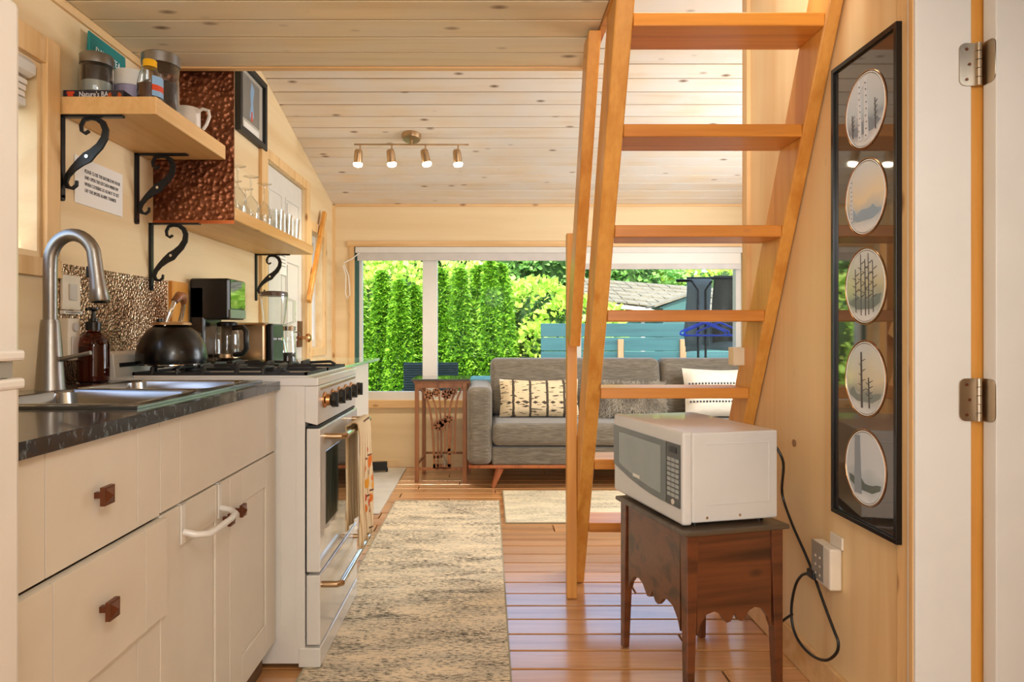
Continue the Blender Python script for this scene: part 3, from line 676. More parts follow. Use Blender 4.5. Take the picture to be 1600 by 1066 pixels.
grooved(XC,1.375,2.118,.690,.875).obj('false_drawer','cab',sk,bev=.0004,seg=1)
def shaker(y0,y1,z0,z1,sw=.088):
    mb = MB().box(XC-.018,XC-.006,y0,y1,z0,z1); x=XC
    mb.box(x-.006,x,y0,y0+sw,z0,z1); mb.box(x-.006,x,y1-sw,y1,z0,z1); mb.box(x-.006,x,y0+sw,y1-sw,z0,z0+sw); mb.box(x-.006,x,y0+sw,y1-sw,z1-sw,z1); return mb
dd = shaker(1.375,1.742,.098,.684).obj('door','cab',sk,bev=.0015,seg=1); knob(dd,1.703,.59)
dd = shaker(1.746,2.118,.098,.684).obj('door','cab',sk,bev=.0015,seg=1); knob(dd,1.785,.59)
tr = thing('towel_bar','white over-door towel bar hooked on the left sink cabinet door','towel bar',(0,0,0))
for yy in (1.462,1.665): MB().box(XC+.001,XC+.004,yy,yy+.018,.60,.686).box(XC-.012,XC+.004,yy,yy+.018,.6845,.687).obj('hook','white',tr)
MB().tube([(XC+.004,1.471,.625),(XC+.03,1.473,.618),(XC+.05,1.49,.615),(XC+.054,1.53,.615),(XC+.054,1.61,.615),(XC+.05,1.65,.617),(XC+.03,1.672,.62),(XC+.004,1.674,.625)],.0075,10).obj('bar','white',tr)
# countertop with sink cut-out
SX0,SX1,SY0,SY1 = -1.155,-.69,1.345,2.09
mb = MB(); grid_boxes(mb,-1.21,-.645,.93,2.122,[(SX0+.012,SX1-.012,SY0+.012,SY1-.012)],lambda a,b,c,d: mb.box(a,b,c,d,.8775,.903))
mb.obj('countertop','counter',label='black streaked countertop running beside the sink from the refrigerator to the stove',cat='countertop')
sn = thing('kitchen_sink','stainless steel double bowl sink set into the black countertop','sink',(0,0,0))
b1r = (SX0+.085,SX1-.03,1.375,1.715); b2r = (SX0+.085,SX1-.03,1.745,2.06)
mb = MB(); grid_boxes(mb,SX0,SX1,SY0,SY1,[b1r,b2r],lambda a,b,c,d: mb.box(a,b,c,d,.9035,.909)); mb.obj('rim','sink',sn)
def bowl(a,b,c,d,h=.17):
    m_ = MB(); nseg = 6; r = .05; rings = []
    def rr(ins, z, rad):
        P = []
        for cx,cy,a0 in ((b-ins-rad,d-ins-rad,0),(a+ins+rad,d-ins-rad,90),(a+ins+rad,c+ins+rad,180),(b-ins-rad,c+ins+rad,270)):
            for q in range(nseg+1):
                t_ = R(a0+90*q/nseg); P.append((cx+rad*math.cos(t_),cy+rad*math.sin(t_),z))
        return P
    prof = [(-.004,.9095,.02),(.002,.911,.03),(.008,.905,.04),(.012,.86,.045),(.018,.76,.05),(.03,.745,.05),(.09,.74,.03)]
    P = [rr(i,z,q) for i,z,q in prof]; n_ = len(P[0]); vs = [p for q in P for p in q]
    fs = [(i*n_+k,i*n_+(k+1)%n_,(i+1)*n_+(k+1)%n_,(i+1)*n_+k) for i in range(len(P)-1) for k in range(n_)]
    m_.add(vs,fs,True); m_.add(P[-1],[list(range(n_))]); m_.lathe([(.04,.742),(.035,.744),(.02,.741),(.001,.741)],((a+b)/2,(c+d)/2,0),20,cap=False); return m_
bowl(*b1r).obj('bowl','sink',sn); bowl(*b2r).obj('bowl','sink',sn)
# faucet
fc = thing('faucet','brushed steel pull-down gooseneck faucet behind the sink','faucet',(-1.118,1.745,.909))
MB().lathe([(.035,0),(.034,.004),(.0225,.168),(.0215,.172),(.0205,.178)],n=32).obj('base','steel',fc)
pts=[(0,0,.17),(0,0,.22),(0,0,.27),(0,0,.305)]; rad=.058
for q in range(1,15): a=math.pi*(1-q/15*.93); pts.append((rad+rad*math.cos(a),0,.325+.07*math.sin(a)))
MB().tube([(0,0,.17),(0,0,.22),(0,0,.28)]+pts[3:]+[(.1135,0,.334)],.0165,20).obj('spout','steel',fc)
MB().tube([(.1135,0,.335),(.119,0,.29),(.1225,0,.26),(.1265,0,.228),(.127,0,.224)],[.0165,.0175,.0205,.0245,.022],24).obj('spray_head','steel',fc)
MB().lathe([(.019,0),(.017,.003)],(.127,0,.2205),20).obj('spray_face','black',fc)
MB().box(.095,.103,-.008,.008,.285,.315).obj('spray_button','black',fc,bev=.003)
MB().tube([(.02,0,.075),(.06,-.002,.084),(.106,-.004,.094)],[.007,.0055,.0055],10).obj('lever','steel',fc)
# soap bottle
sb = thing('soap_dispenser','amber glass pump bottle beside the faucet','soap bottle',(-1.155,2.0,.909))
MB().lathe([(.001,.001),(.038,.001),(.0425,.006),(.0425,.108),(.038,.128),(.024,.142),(.0165,.148),(.0165,.158)],n=28,cap=False).obj('bottle','amber',sb)
MB().lathe([(.001,.004),(.0395,.004),(.0395,.105),(.001,.105)],n=24).obj('soap',plain('brown_soap','6a2c08',.3),sb)
MB().lathe([(.021,.152),(.021,.176),(.017,.178)],n=20).obj('collar','black',sb)
MB().tube([(0,0,.178),(0,0,.187)],.012,12).tube([(0,0,.185),(.0,0,.214)],.006,10).lathe([(.006,.207),(.015,.213),(.015,.219)],n=14).tube([(0,0,.215),(-.012,0,.216),(-.022,0,.212)],.005,8).obj('pump','black',sb)
# wall plates on copper
MB().box(XL,XL+.0025,1.90,2.585,.90,1.2515).obj('copper_backsplash','copper',label='hammered copper sheet on the wall behind the faucet',cat='backsplash')
ot = thing('wall_switch','cream switch plate above the timer on the copper sheet behind the faucet','switch',(XL+.003,1.935,1.12))
MB().box(0,.008,0,.085,0,.10).obj('plate','outlet',ot,bev=.002); MB().box(.008,.013,.028,.062,.028,.075).obj('rocker','switch',ot,bev=.001)
MB().box(0,.012,0,.088,-.012,-.003).obj('label_strip','paper',ot); q_=MB(); [q_.box(.0120,.0124,.008+.007*k,.012+.007*k,-.010,-.005) for k in range(10)]; q_.obj('strip_print','ink',ot)
tm = thing('plug_timer','cream plug-in timer with grey panel on the copper sheet under the switch plate','timer',(XL+.003,1.925,.975))
MB().box(0,.03,0,.058,0,.12).obj('housing','outlet',tm,bev=.004); MB().box(.03,.034,.012,.048,.008,.068).obj('panel','switch',tm,bev=.002)
MB().lathe([(.014,0),(.012,.006)],(.03,.03,.095),16,'x').obj('dial','switch',tm)
struct('trim_15', MB().box(XL,XL+.012,2.60,2.745,.9,1.252), 'fir')
# ============================================================ STOVE
so = thing('gas_stove','white freestanding gas stove with five black knobs','stove',(0,0,0))
YS0,YS1 = 2.13,2.735
mb = MB().box(-1.205,-.57,YS0,YS1,.02,.905)
mb.obj('body','white',so,bev=.003)
# embossed side panel
e = MB(); P=[(-.83,.08),(-.605,.08),(-.605,.84)]; 
arc=[(-.83,.70)]
e.ribbon([(-.598,.10),(-.598,.86)],.003,.002,'xz',YS0-.002)
pts=[(-.70,.78)]+[(-.70+.055*math.sin(R(a)),.725+.055*math.cos(R(a))) for a in range(0,91,15)]+[(-.645,.4),(-.645,.12)]
e.ribbon(pts,.0035,.002,'xz',YS0-.002); e.obj('side_embossing','white',so)
MB().box(-1.205,-.527,YS0-.006,YS1+.004,.8875,.914).obj('cooktop','white',so,bev=.004,seg=3)
MB().prism([(-1.21,.905),(-1.162,.905),(-1.168,.985),(-1.18,.995),(-1.21,.995)],YS0,YS1,'xz').obj('backguard','white',so,bev=.003)
MB().box(-1.17,-1.162,2.16,2.70,.945,.958).obj('vent_slot','dull',so,rot=None)
MB().prism([(-.57,.775),(-.53,.765),(-.527,.887),(-.57,.887)],YS0-.004,YS1+.004,'xz').obj('control_panel','white',so,bev=.003)
MB().box(-.5315,-.5265,YS0+.02,YS1-.02,.873,.880).obj('panel_trim','nickel',so)
for yy in (2.205,2.315,2.42,2.525,2.63):
    k=MB().lathe([(.026,0),(.026,.006),(.020,.010),(.018,.026)],(-.529,yy,.838),20,'x'); kk=k.obj('knob','gold',so)
    MB().lathe([(.019,0),(.024,.004),(.025,.012),(.021,.02)],(-.507,yy,.838),8,'x').box(-.49,-.482,yy-.006,yy+.006,.815,.861).obj('grip','black',kk)
dr=MB().box(-.566,-.523,YS0+.0,YS1,.305,.754)
do=dr.obj('oven_door','gloss',so,bev=.004,seg=2)
MB().box(-.5235,-.5205,YS0+.075,YS1-.075,.435,.672).obj('door_window',plain('oven_glass','37423c',.06,coat=.6),do,bev=.002)
MB().box(-.566,-.53,YS0+.01,YS1-.01,.7565,.763).obj('vent_gap','dull',so)
MB().box(-.568,-.567,YS0-.0,YS0+.01,.30,.76).obj('gasket','dull',so)
def bar_handle(par,y0,y1,z,x0,x1,mat='chrome'):
    MB().tube([(x0,y0,z),(x1-.012,y0,z),(x1,y0+.014,z)],.010,12).obj('handle_end','nickel',par)
    MB().tube([(x1,y0+.012,z),(x1,y1-.012,z)],.0105,14).obj('handle',mat,par)
    MB().tube([(x0,y1,z),(x1-.012,y1,z),(x1,y1-.014,z)],.010,12).obj('handle_end','nickel',par)
bar_handle(do,2.195,2.64,.722,-.525,-.458)
dw=MB().box(-.566,-.523,YS0,YS1,.078,.296).obj('storage_drawer','gloss',so,bev=.004,seg=2)
bar_handle(dw,2.15,2.66,.262,-.525,-.462)
MB().box(-.59,-.522,YS0-.002,YS1,.0095,.070).obj('kick_panel','gloss',so,bev=.003)
# grates: two cast iron halves
MB().box(-1.115,-.568,YS0+.02,YS1-.005,.914,.919).obj('burner_pan','white',so)
for (a,b) in ((YS0+.022,2.425),(2.435,YS1-.008)):
    g=MB(); z=.945; x0,x1=-1.12,-.57
    for yy in (a,b): g.box(x0,x1,yy-.007 if yy==b else yy,yy if yy==b else yy+.008,.919,.929)
    for xx in (x0,x1-.008): g.box(xx,xx+.008,a,b,.919,.929)
    for cx in (-.98,-.71):
        cy=(a+b)/2
        for ang in range(0,360,90):
            dx,dy=math.cos(R(ang)),math.sin(R(ang)); L=.135 if ang%180==0 else (b-a)/2
            g.tube([(cx+dx*.03,cy+dy*.03,z-.004),(cx+dx*(L-.02),cy+dy*(L-.02),z),(cx+dx*(L-.004),cy+dy*(L-.004),z-.008),(cx+dx*L,cy+dy*L,.922)],.0055,6)
    for xx in (-1.06,-.90,-.79,-.66):
        g.tube([(xx,a,.922),(xx,a+.006,.942),(xx,a+.025,.947),(xx,a+.08,.945)],.0065,6)
    g.obj('grate','dull',so)
    for cx in (-.98,-.71):
        MB().lathe([(.045,.919),(.045,.926),(.034,.928),(.034,.936),(.001,.938)],(cx,(a+b)/2,0),20).obj('burner','dull',so)
MB().lathe([(.014,-.0),(.014,.09)],(0,0,0),8)
# tea towel over the oven handle
def towel():
    mb=MB(); n=26; w=.22; prof=[]
    prof+= [(-.028,-.36+.36*k/8) for k in range(9)]
    prof+= [(.0+.014*math.cos(R(180-a))-.0, .0+.014*math.sin(R(180-a))+.0) for a in (20,60,90,120,160)]
    prof+= [(.018,-.0-.42*k/12) for k in range(1,13)]
    vs=[]
    for i in range(n+1):
        u=i/n
        for j,(x,z) in enumerate(prof):
            f=min(1,abs(z)/.25); dx=.012*math.sin(u*15)*f; yy=u*w+.01*math.sin(z*20)*f
            yy = w/2+(yy-w/2)*(1-.12*min(1,abs(z)/.1)+.1*f)
            vs.append((x+(dx if x>0 else dx*.4)+(.004 if x>0 else 0),yy,z+.0))
    m=len(prof); fs=[(i*m+j,(i+1)*m+j,(i+1)*m+j+1,i*m+j+1) for i in range(n) for j in range(m-1)]
    mb.add(vs,fs,True); o=mb.obj('tea_towel','towel',label='striped cream tea towel with red and orange flowers on the oven handle',cat='towel',loc=(-.458,2.33,.735)); md=o.modifiers.new('s','SOLIDIFY'); md.thickness=.004; return o
towel()
# kettle
kt = thing('kettle','black round kettle with an upright steel handle on the rear burner','kettle',(-1.045,2.26,.951))
MB().lathe([(.098,0),(.108,.003),(.110,.015),(.109,.035),(.104,.06),(.094,.084),(.079,.106),(.06,.123),(.045,.131)],n=36).obj('body',plain('black_enamel','070707',.26,coat=.1),kt)
MB().lathe([(.062,.1285),(.058,.137),(.040,.140),(.001,.141)],n=28).obj('lid','nickel',kt); MB().lathe([(.1,-.003),(.1,.002)],n=28).obj('base_rim','chrome',kt)
MB().tube([(.0,-.05,.125),(.012,-.046,.16),(.024,-.034,.205),(.032,.0,.228),(.024,.034,.205),(.012,.046,.16),(0,.05,.125)],.007,10).obj('handle','chrome',kt)
MB().tube([(.024,-.034,.205),(.031,-.015,.224),(.031,.015,.224),(.024,.034,.205)],[.011,.015,.015,.011],12).obj('handle_grip','carved',kt)
MB().lathe([(.008,.14),(.012,.15),(.010,.16)],(-.02,-.04,-.012),12).obj('lid_knob','black',kt)
MB().tube([(.02,.09,.06),(.025,.125,.085),(.027,.14,.10)],[.02,.014,.012],12).obj('spout','black',kt)
# far counter with green-tinged glass top
fcn = thing('side_counter','narrow white cabinet with a green-edged glass top beyond the stove','cabinet',(0,0,0))
MB().box(-1.205,-.695,2.765,3.9,.0,.89).obj('carcass','cab',fcn); MB().box(-.694,-.68,3.32,3.895,.06,.885).box(-.694,-.68,2.77,3.315,.06,.885).obj('door','cab',fcn,bev=.002)
MB().box(-1.21,-.625,2.755,3.95,.893,.908).obj('glass_top','greenglass',fcn,bev=.003)
# coffee maker
cm = thing('coffee_maker','tall black drip coffee maker behind the kettle','coffee maker',(0,2.76,.9085))
MB().box(-1.205,-1.145,0,.185,0,.335).obj('reservoir','black',cm,bev=.008); MB().box(-1.205,-1.046,0,.185,.20,.366).obj('brew_head','black',cm,bev=.008)
MB().box(-1.205,-1.03,0,.185,0,.03).obj('base','black',cm,bev=.006); MB().box(-1.0455,-1.042,.01,.175,.245,.36).obj('front_panel',plain('glossy_black_panel','1a2420',.04,coat=.8),cm)
MB().box(-1.0455,-1.041,.005,.18,.205,.24).obj('trim_band','steel',cm)
cf=MB().lathe([(.001,.001),(.046,.001),(.05,.008),(.05,.10),(.044,.13),(.038,.14)],(-1.088,.092,.031),24,cap=False).obj('carafe','drink',cm)
MB().lathe([(.051,.03),(.051,.045)],(-1.088,.092,.012),24).obj('carafe_band','nickel',cm); MB().lathe([(.04,.14),(.042,.155),(.03,.16)],(-1.088,.092,.031),20).obj('carafe_lid','black',cm)
MB().tube([(-1.045,.05,.165),(-1.0,.03,.168),(-.985,.025,.15),(-.985,.025,.08),(-1.0,.03,.06),(-1.04,.05,.055)],.011,10).obj('carafe_handle','black',cm)
# toaster
to = thing('toaster','brushed steel toaster with a black end beside the coffee maker','toaster',(0,3.0,.9085))
MB().box(-1.19,-.975,0,.17,.012,.188).obj('shell','nickel',to,bev=.014,seg=3); MB().box(-.975,-.945,.003,.167,.005,.185).obj('end_panel','black',to,bev=.008)
MB().box(-1.195,-.945,.005,.165,0,.012).obj('base','black',to); MB().box(-1.17,-1.0,.045,.065,.186,.19).box(-1.17,-1.0,.105,.125,.186,.19).obj('slot','dull',to)
MB().box(-.946,-.925,.07,.10,.11,.125).obj('lever','chrome',to,bev=.003)
# blender
bd = thing('blender','glass jug blender with a brown lid behind the toaster','blender',(-1.055,3.37,.9085))
MB().lathe([(.075,0),(.075,.02),(.055,.10),(.045,.135)],n=24).obj('base','chrome',bd); MB().lathe([(.04,.137),(.046,.16),(.062,.28),(.068,.335)],n=24,cap=False).obj('jug','drink',bd)
MB().lathe([(.068,.325),(.066,.345),(.04,.35),(.001,.351)],n=24).obj('lid',plain('brown_lid','5a4636',.4),bd)
MB().tube([(.066,0,.31),(.10,0,.30),(.10,0,.2),(.055,0,.18)],.008,8).obj('handle','drink',bd)
gj = thing('glass_canister','clear glass canister with chrome bail right of the toaster','canister',(-.955,3.26,.9085))
MB().lathe([(.001,.002),(.042,.002),(.044,.01),(.034,.14),(.03,.16)],n=24,cap=False).obj('jar','drink',gj); MB().lathe([(.001,.004),(.038,.004),(.036,.05),(.001,.05)],n=20).obj('contents','coffee',gj)
MB().lathe([(.036,.155),(.038,.175),(.02,.18)],n=24).obj('lid','chrome',gj); MB().tube([(.03,0,.15),(.055,0,.145),(.06,0,.13)],.003,6).tube([(.043,0,.02),(.05,0,.0)],.004,6).obj('bail','chrome',gj)
# ============================================================ SHELVES AND BRACKETS
MB().box(XL,-.936,1.928,2.44,1.672,1.722).obj('wall_shelf','shelf',label='upper pine wall shelf carrying jars and a mug',cat='shelf',bev=.003)
MB().box(XL,-.921,2.487,3.61,1.465,1.513).obj('wall_shelf','shelf',label='lower pine wall shelf carrying drinking glasses',cat='shelf',bev=.006,seg=3)
MB().box(XL+.001,-.921,2.478,2.484,1.462,2.06).obj('hammered_shield','copper2',label='dark hammered copper panel standing at the near end of the lower shelf',cat='panel')
MB().box(XL+.001,-.921,2.476,2.4865,1.449,1.462).obj('edge_strip','copper_edge',label='bright copper strip along the foot of the dark copper panel',cat='trim')
def bracket(y, ztop, label, x=XL):
    t = thing('shelf_bracket',label,'bracket',(x,y,ztop),0,'scrolled iron shelf brackets')
    MB().box(.001,.010,-.009,.009,-.235,-.001).lathe([(.009,0),(.009,.009)],(.001,0,-.235),12,'x').obj('wall_plate','iron',t); MB().box(.001,.18,-.009,.009,-.007,-.001).obj('shelf_plate','iron',t)
    P=[]; W_=[]
    for k in range(0,11): a=R(-20+300*(1-k/10)); r=.020+.012*(k/10); P.append((.088+r*math.cos(a+R(80)),-.035+r*math.sin(a+R(80)))); W_.append(.006+.007*k/10)
    P=[(.083,-.045),(.072,-.052),(.062,-.045),(.060,-.030),(.068,-.014),(.085,-.008),(.105,-.010),(.122,-.022),(.130,-.042),(.127,-.065),(.113,-.088),(.094,-.106),(.078,-.120),(.058,-.134),(.038,-.152),(.022,-.172),(.016,-.190),(.022,-.204),(.036,-.208),(.047,-.199),(.048,-.186)]
    W_=[.007,.008,.008,.009,.010,.012,.014,.016,.017,.019,.021,.024,.032,.024,.017,.014,.012,.011,.009,.008,.006]
    MB().ribbon(P,W_,.008,'xz',-.004).obj('scroll','iron',t); MB().lathe([(.005,0),(.003,.003)],(.078,-.007,-.118),10,'y').obj('bolt','chrome',t)
    return t
bracket(1.94,1.672,'scrolled iron bracket under the near end of the upper shelf, by the window')
bracket(2.355,1.672,'scrolled iron bracket under the far end of the upper shelf, before the copper panel')
bracket(2.455,1.449,'scrolled iron bracket under the near end of the lower shelf')
bracket(3.57,1.465,'small far scrolled iron bracket under the lower shelf, above the blender')
# sign
sg = thing('paper_sign','white notice with four lines of grey text on the wall below the upper shelf','sign',(XL+.001,2.005,1.438))
MB().box(0,.002,0,.262,0,.14).obj('sheet','paper',sg)
for k,s_ in enumerate(('PLEASE CLOSE THE BATHROOM DOOR','AND OPEN THE KITCHEN WINDOW','WHEN COOKING SO AS NOT TO SET','OFF THE SMOKE ALARM. THANKS!')):
    text(s_,.0155,'ink',sg,face_x(.0025,.048,.098-k*.0195),xs=.72)
# upper shelf contents
zs=1.7225
bx = thing('boxed_game','flat dark box with red telephone mark at the near end of upper shelf','box',(-1.211,1.948,zs))
MB().box(0,.172,0,.11,0,.024).obj('carton',plain('dark_carton','2a2630',.5),bx,bev=.001)
text("Nature's BA.",.021,'inkw',bx,face_my(.045,-.0006,.005),xs=.8)
MB().prism([(.012,.006),(.030,.006),(.028,.014),(.014,.014)],-.001,0,'xz').prism([(.009,.014),(.033,.014),(.031,.02),(.011,.02)],-.001,0,'xz').obj('telephone_mark','redp',bx)
MB().prism([(.128,.004),(.14,.004),(.136,.018),(.126,.012)],-.001,0,'xz').prism([(.155,.006),(.166,.004),(.166,.014),(.158,.018)],-.001,0,'xz').obj('corner_print','copper_edge',bx)
j = thing('glass_jar','short jar of dark tea with a grey metal lid on the flat box','jar',(-1.142,1.995,zs+.0245))
MB().lathe([(.001,.001),(.042,.001),(.044,.006),(.044,.08),(.04,.09)],n=28,cap=False).obj('glass','drink',j); MB().lathe([(.001,.003),(.040,.003),(.040,.035),(.001,.035)],n=24).obj('powder','olive',j)
MB().lathe([(.001,.036),(.040,.036),(.040,.076),(.001,.076)],n=24).obj('contents','coffee',j); MB().lathe([(.045,.085),(.045,.112),(.043,.115),(.001,.115)],n=28).obj('lid','steel',j)
t_ = thing('tea_pouch','teal stand-up tea pouch with white lettering against the wall','pouch',(-1.209,2.045,zs))
MB().hexa([(0,0,0),(.028,0,0),(.028,.205,0),(0,.205,0),(.010,0,.238),(.016,0,.238),(.016,.205,.238),(.010,.205,.238)]).obj('pouch_body','teal',t_,bev=.003)
text('DAVIDsTEA',.030,'inkw',t_,face_x(.0225,.022,.178),xs=.9)
u = thing('white_tub','white lidded tub with purple label between the jars on the upper shelf','tub',(-1.118,2.14,zs))
MB().lathe([(.044,0),(.050,.115)],n=28).obj('tub_body',plain('lilac_label','a498b0',.5),u); MB().lathe([(.052,.095),(.053,.118),(.05,.122),(.05,.14),(.046,.145),(.001,.145)],n=28).obj('lid','paper',u)
s_ = thing('syrup_bottle','ribbed clear bottle of dark red syrup with a yellow cap','bottle',(-.982,1.985,zs))
MB().lathe([(.001,.001),(.033,.001),(.035,.006),(.033,.018),(.035,.028),(.033,.038),(.035,.048),(.033,.060),(.028,.082),(.020,.098),(.015,.104)],n=28,cap=False).obj('bottle','drink',s_)
MB().lathe([(.001,.002),(.0325,.002),(.0325,.05),(.001,.05)],n=24).obj('syrup','syrup',s_); MB().lathe([(.0195,.102),(.0195,.120),(.017,.123),(.001,.123)],n=20).obj('cap','yellow',s_)
lb=MB(); 
for z0_,z1_,c_ in ((.045,.07,'bluep'),(.028,.045,'redp'),(.012,.028,'bluep')):
    q=MB(); vs=[]; 
    for k in range(7):
        a=R(-55+15*k); vs+=[(.0362*math.cos(a),.0362*math.sin(a),z0_),(.0362*math.cos(a),.0362*math.sin(a),z1_)]
    q.add(vs,[(2*k,2*k+2,2*k+3,2*k+1) for k in range(6)],True); q.obj('label_band',c_,s_)
tj = thing('tall_glass_jar','tall glass jar of dark loose tea with a steel lid behind the syrup bottle','jar',(-1.012,2.115,zs))
MB().lathe([(.001,.001),(.052,.001),(.054,.006),(.054,.155),(.05,.16)],n=30,cap=False).obj('glass','drink',tj); MB().lathe([(.001,.003),(.05,.003),(.05,.10),(.001,.11)],n=24).obj('contents','coffee',tj); MB().lathe([(.056,.155),(.056,.185),(.053,.188),(.001,.188)],n=30).obj('lid','steel',tj)
mg = thing('white_mug','white ceramic mug with a large handle at the far end of the upper shelf','mug',(-1.02,2.32,zs))
MB().lathe([(.001,.001),(.036,.001),(.042,.01),(.042,.088),(.04,.092),(.038,.088),(.037,.012),(.001,.010)],n=28,cap=False).obj('cup','ceramic',mg)
MB().tube([(.040,-.012,.078),(.058,-.012,.088),(.076,-.012,.082),(.080,-.012,.062),(.070,-.012,.035),(.058,-.012,.018)],.0055,10).obj('handle','ceramic',mg)
# drinking glasses
gz=1.5135
def wineglass(inverted):
    p=[(.032,0),(.030,.002),(.006,.008),(.004,.02),(.004,.075),(.012,.088),(.030,.11),(.036,.14),(.034,.17),(.030,.19)]
    if inverted: p=[(r,.19-h) for r,h in p][::-1]
    return MB().lathe(p,n=20,cap=False)
gi=0
wl=['nearest','second','third','fourth','fifth','sixth']
for k,(x,y,inv) in enumerate(((-.975,2.66,True),(-.985,2.84,True),(-.975,2.98,True),(-1.08,2.74,False),(-1.085,2.92,True),(-1.09,3.08,True))):
    o=wineglass(inv).obj('wine_glass','drink',label=('stemmed wine glass on the lower shelf, %s from the copper panel in the %s row'%(wl[k%3],'front' if k<3 else 'rear')),cat='glass',group='wine glasses on the lower shelf',loc=(x,y,gz))
for k,(x,y) in enumerate(((-.965,3.12),(-.965,3.25),(-1.06,3.26),(-.965,3.38),(-1.06,3.42))):
    MB().lathe([(.001,.004),(.026,.004),(.028,0),(.034,.10),(.033,.10),(.027,.008)],n=18,cap=False).obj('tumbler','drink',label=['clear tumbler right after the wine glasses, front row','middle clear tumbler of the front row','first tumbler of the rear row','farthest clear tumbler of the front row','last clear tumbler of the rear row'][k],cat='glass',group='tumblers on the lower shelf',loc=(x,y,gz))
# picture on the left wall
pf = thing('picture_frame','black framed print high on the left wall above the lower shelf','picture',(XL+.001,3.28,2.03))
q=MB(); ph=.33
def par(mb,y0,y1,z0,z1,x0,x1): mb.box(x0,x1,y0,y1,z0,z1)
par(q,0,.40,0,.03,0,.028); par(q,0,.40,ph,ph+.03,0,.028); par(q,0,.03,.03,ph,0,.028); par(q,.37,.40,.03,ph,0,.028); q.obj('frame','dull',pf,bev=.002)
MB().box(.001,.010,.03,.37,.03,ph).obj('print_mat',plain('grey_mat','b8b0a2',.5),pf); MB().box(.010,.011,.08,.32,.09,ph-.02).obj('print',plain('grey_print','7d7a74',.4),pf)
q=MB(); q.prism([(.17,.12),(.20,.10),(.235,.13),(.22,.2),(.24,.27),(.2,.30),(.18,.24),(.19,.18)],.011,.0116,'yz'); q.obj('print_figure','bluep',pf); MB().prism([(.19,.10),(.215,.10),(.21,.15),(.195,.15)],.0117,.0122,'yz').obj('print_figure_base','redp',pf)
MB().box(.0105,.0112,.09,.31,.045,.075).obj('caption_plate','paper',pf); MB().box(.016,.018,.031,.369,.031,ph-.001).obj('glazing','glass',pf)
# ============================================================ TRACK LIGHT
ty=4.32; tz=roofz(ty); 
tl = thing('track_light','four-head brushed nickel track light on the sloped board ceiling','ceiling light',(-.482,ty,tz))
can=MB().lathe([(.062,0),(.062,-.012),(.055,-.03),(.001,-.032)],n=28); can.obj('canopy','nickel',tl,rot=(R(-13),0,0)); 
MB().tube([(-.362,0,-.058),(.362,0,-.060)],.0055,10).tube([(0,0,-.025),(0,0,-.06)],.008,10).obj('bar','nickel',tl)
for k,(hx,tiltx,tilty) in enumerate(((-.325,8,-4),(-.125,6,6),(.088,4,12),(.295,6,6))):
    st_=MB().tube([(hx,0,-.058),(hx,0,-.095)],.005,8).obj('stem','nickel',tl)
    h=MB().lathe([(.001,.0),(.018,.0),(.024,-.008),(.0265,-.03),(.0265,-.085)],n=22,cap=False).obj('spot_head','nickel',tl,loc=(hx-.01,0,-.090),rot=(R(tiltx),R(-tilty),0))
    MB().lathe([(.0255,-.080),(.030,-.092),(.024,-.106),(.001,-.112)],n=22,cap=False).obj('bulb','lamp',h)
    d_=Matrix.Rotation(R(tiltx),3,'X')@Matrix.Rotation(R(-tilty),3,'Y')@Vector((0,0,-1))
    light('SPOT','track_spot_%s'%('abcd'[k]),(-.482+hx-.01+d_.x*.13,ty+d_.y*.13,tz-.09+d_.z*.13),(R(tiltx),R(-tilty),0),14,(1,.86,.66),spot_size=R(120),spot_blend=.8,shadow_soft_size=.03)
# ============================================================ LOFT LADDER
ld = thing('loft_ladder','steep orange fir ladder with open treads leading up to the loft','ladder',(.68,2.88,0))
ox,oy=.68,2.88
def lx(x): return x-ox
def ly(z): return 2.875-.505*z-oy
for (a,b) in ((.354,.406),(.94,.982)):
    z1_=2.16; hd=.155
    MB().hexa([(lx(a),ly(0),0.001),(lx(b),ly(0),0.001),(lx(b),ly(0)+hd,0.001),(lx(a),ly(0)+hd,0.001),(lx(a),ly(z1_),z1_),(lx(b),ly(z1_),z1_),(lx(b),ly(z1_)+hd,z1_),(lx(a),ly(z1_)+hd,z1_)]).obj('stringer','fir',ld,bev=.005)
for zc in (.271,.552,.836,1.112,1.379,1.659,1.929):
    y0_=ly(zc)+.002
    MB().box(lx(.4065),lx(.9395),y0_,y0_+.165,zc-.019,zc+.019).obj('tread','firx',ld,bev=.003)
MB().box(lx(.314),lx(.3535),2.70-oy,2.75-oy,0.001,1.449).obj('newel_post','fir',ld,bev=.003)
MB().hexa([(lx(.312),2.595-oy,1.0),(lx(.352),2.595-oy,1.0),(lx(.352),2.695-oy,1.05),(lx(.312),2.695-oy,1.05),(lx(.312),2.11-oy,1.99),(lx(.352),2.11-oy,1.99),(lx(.352),2.21-oy,1.99),(lx(.312),2.21-oy,1.99)]).obj('handrail','fir',ld,bev=.004)
MB().box(.90,.983,2.50,2.555,.934,1.0).obj('wall_box','cream',label='small cream box on the end of the right wall, seen through the ladder',cat='box',bev=.003)
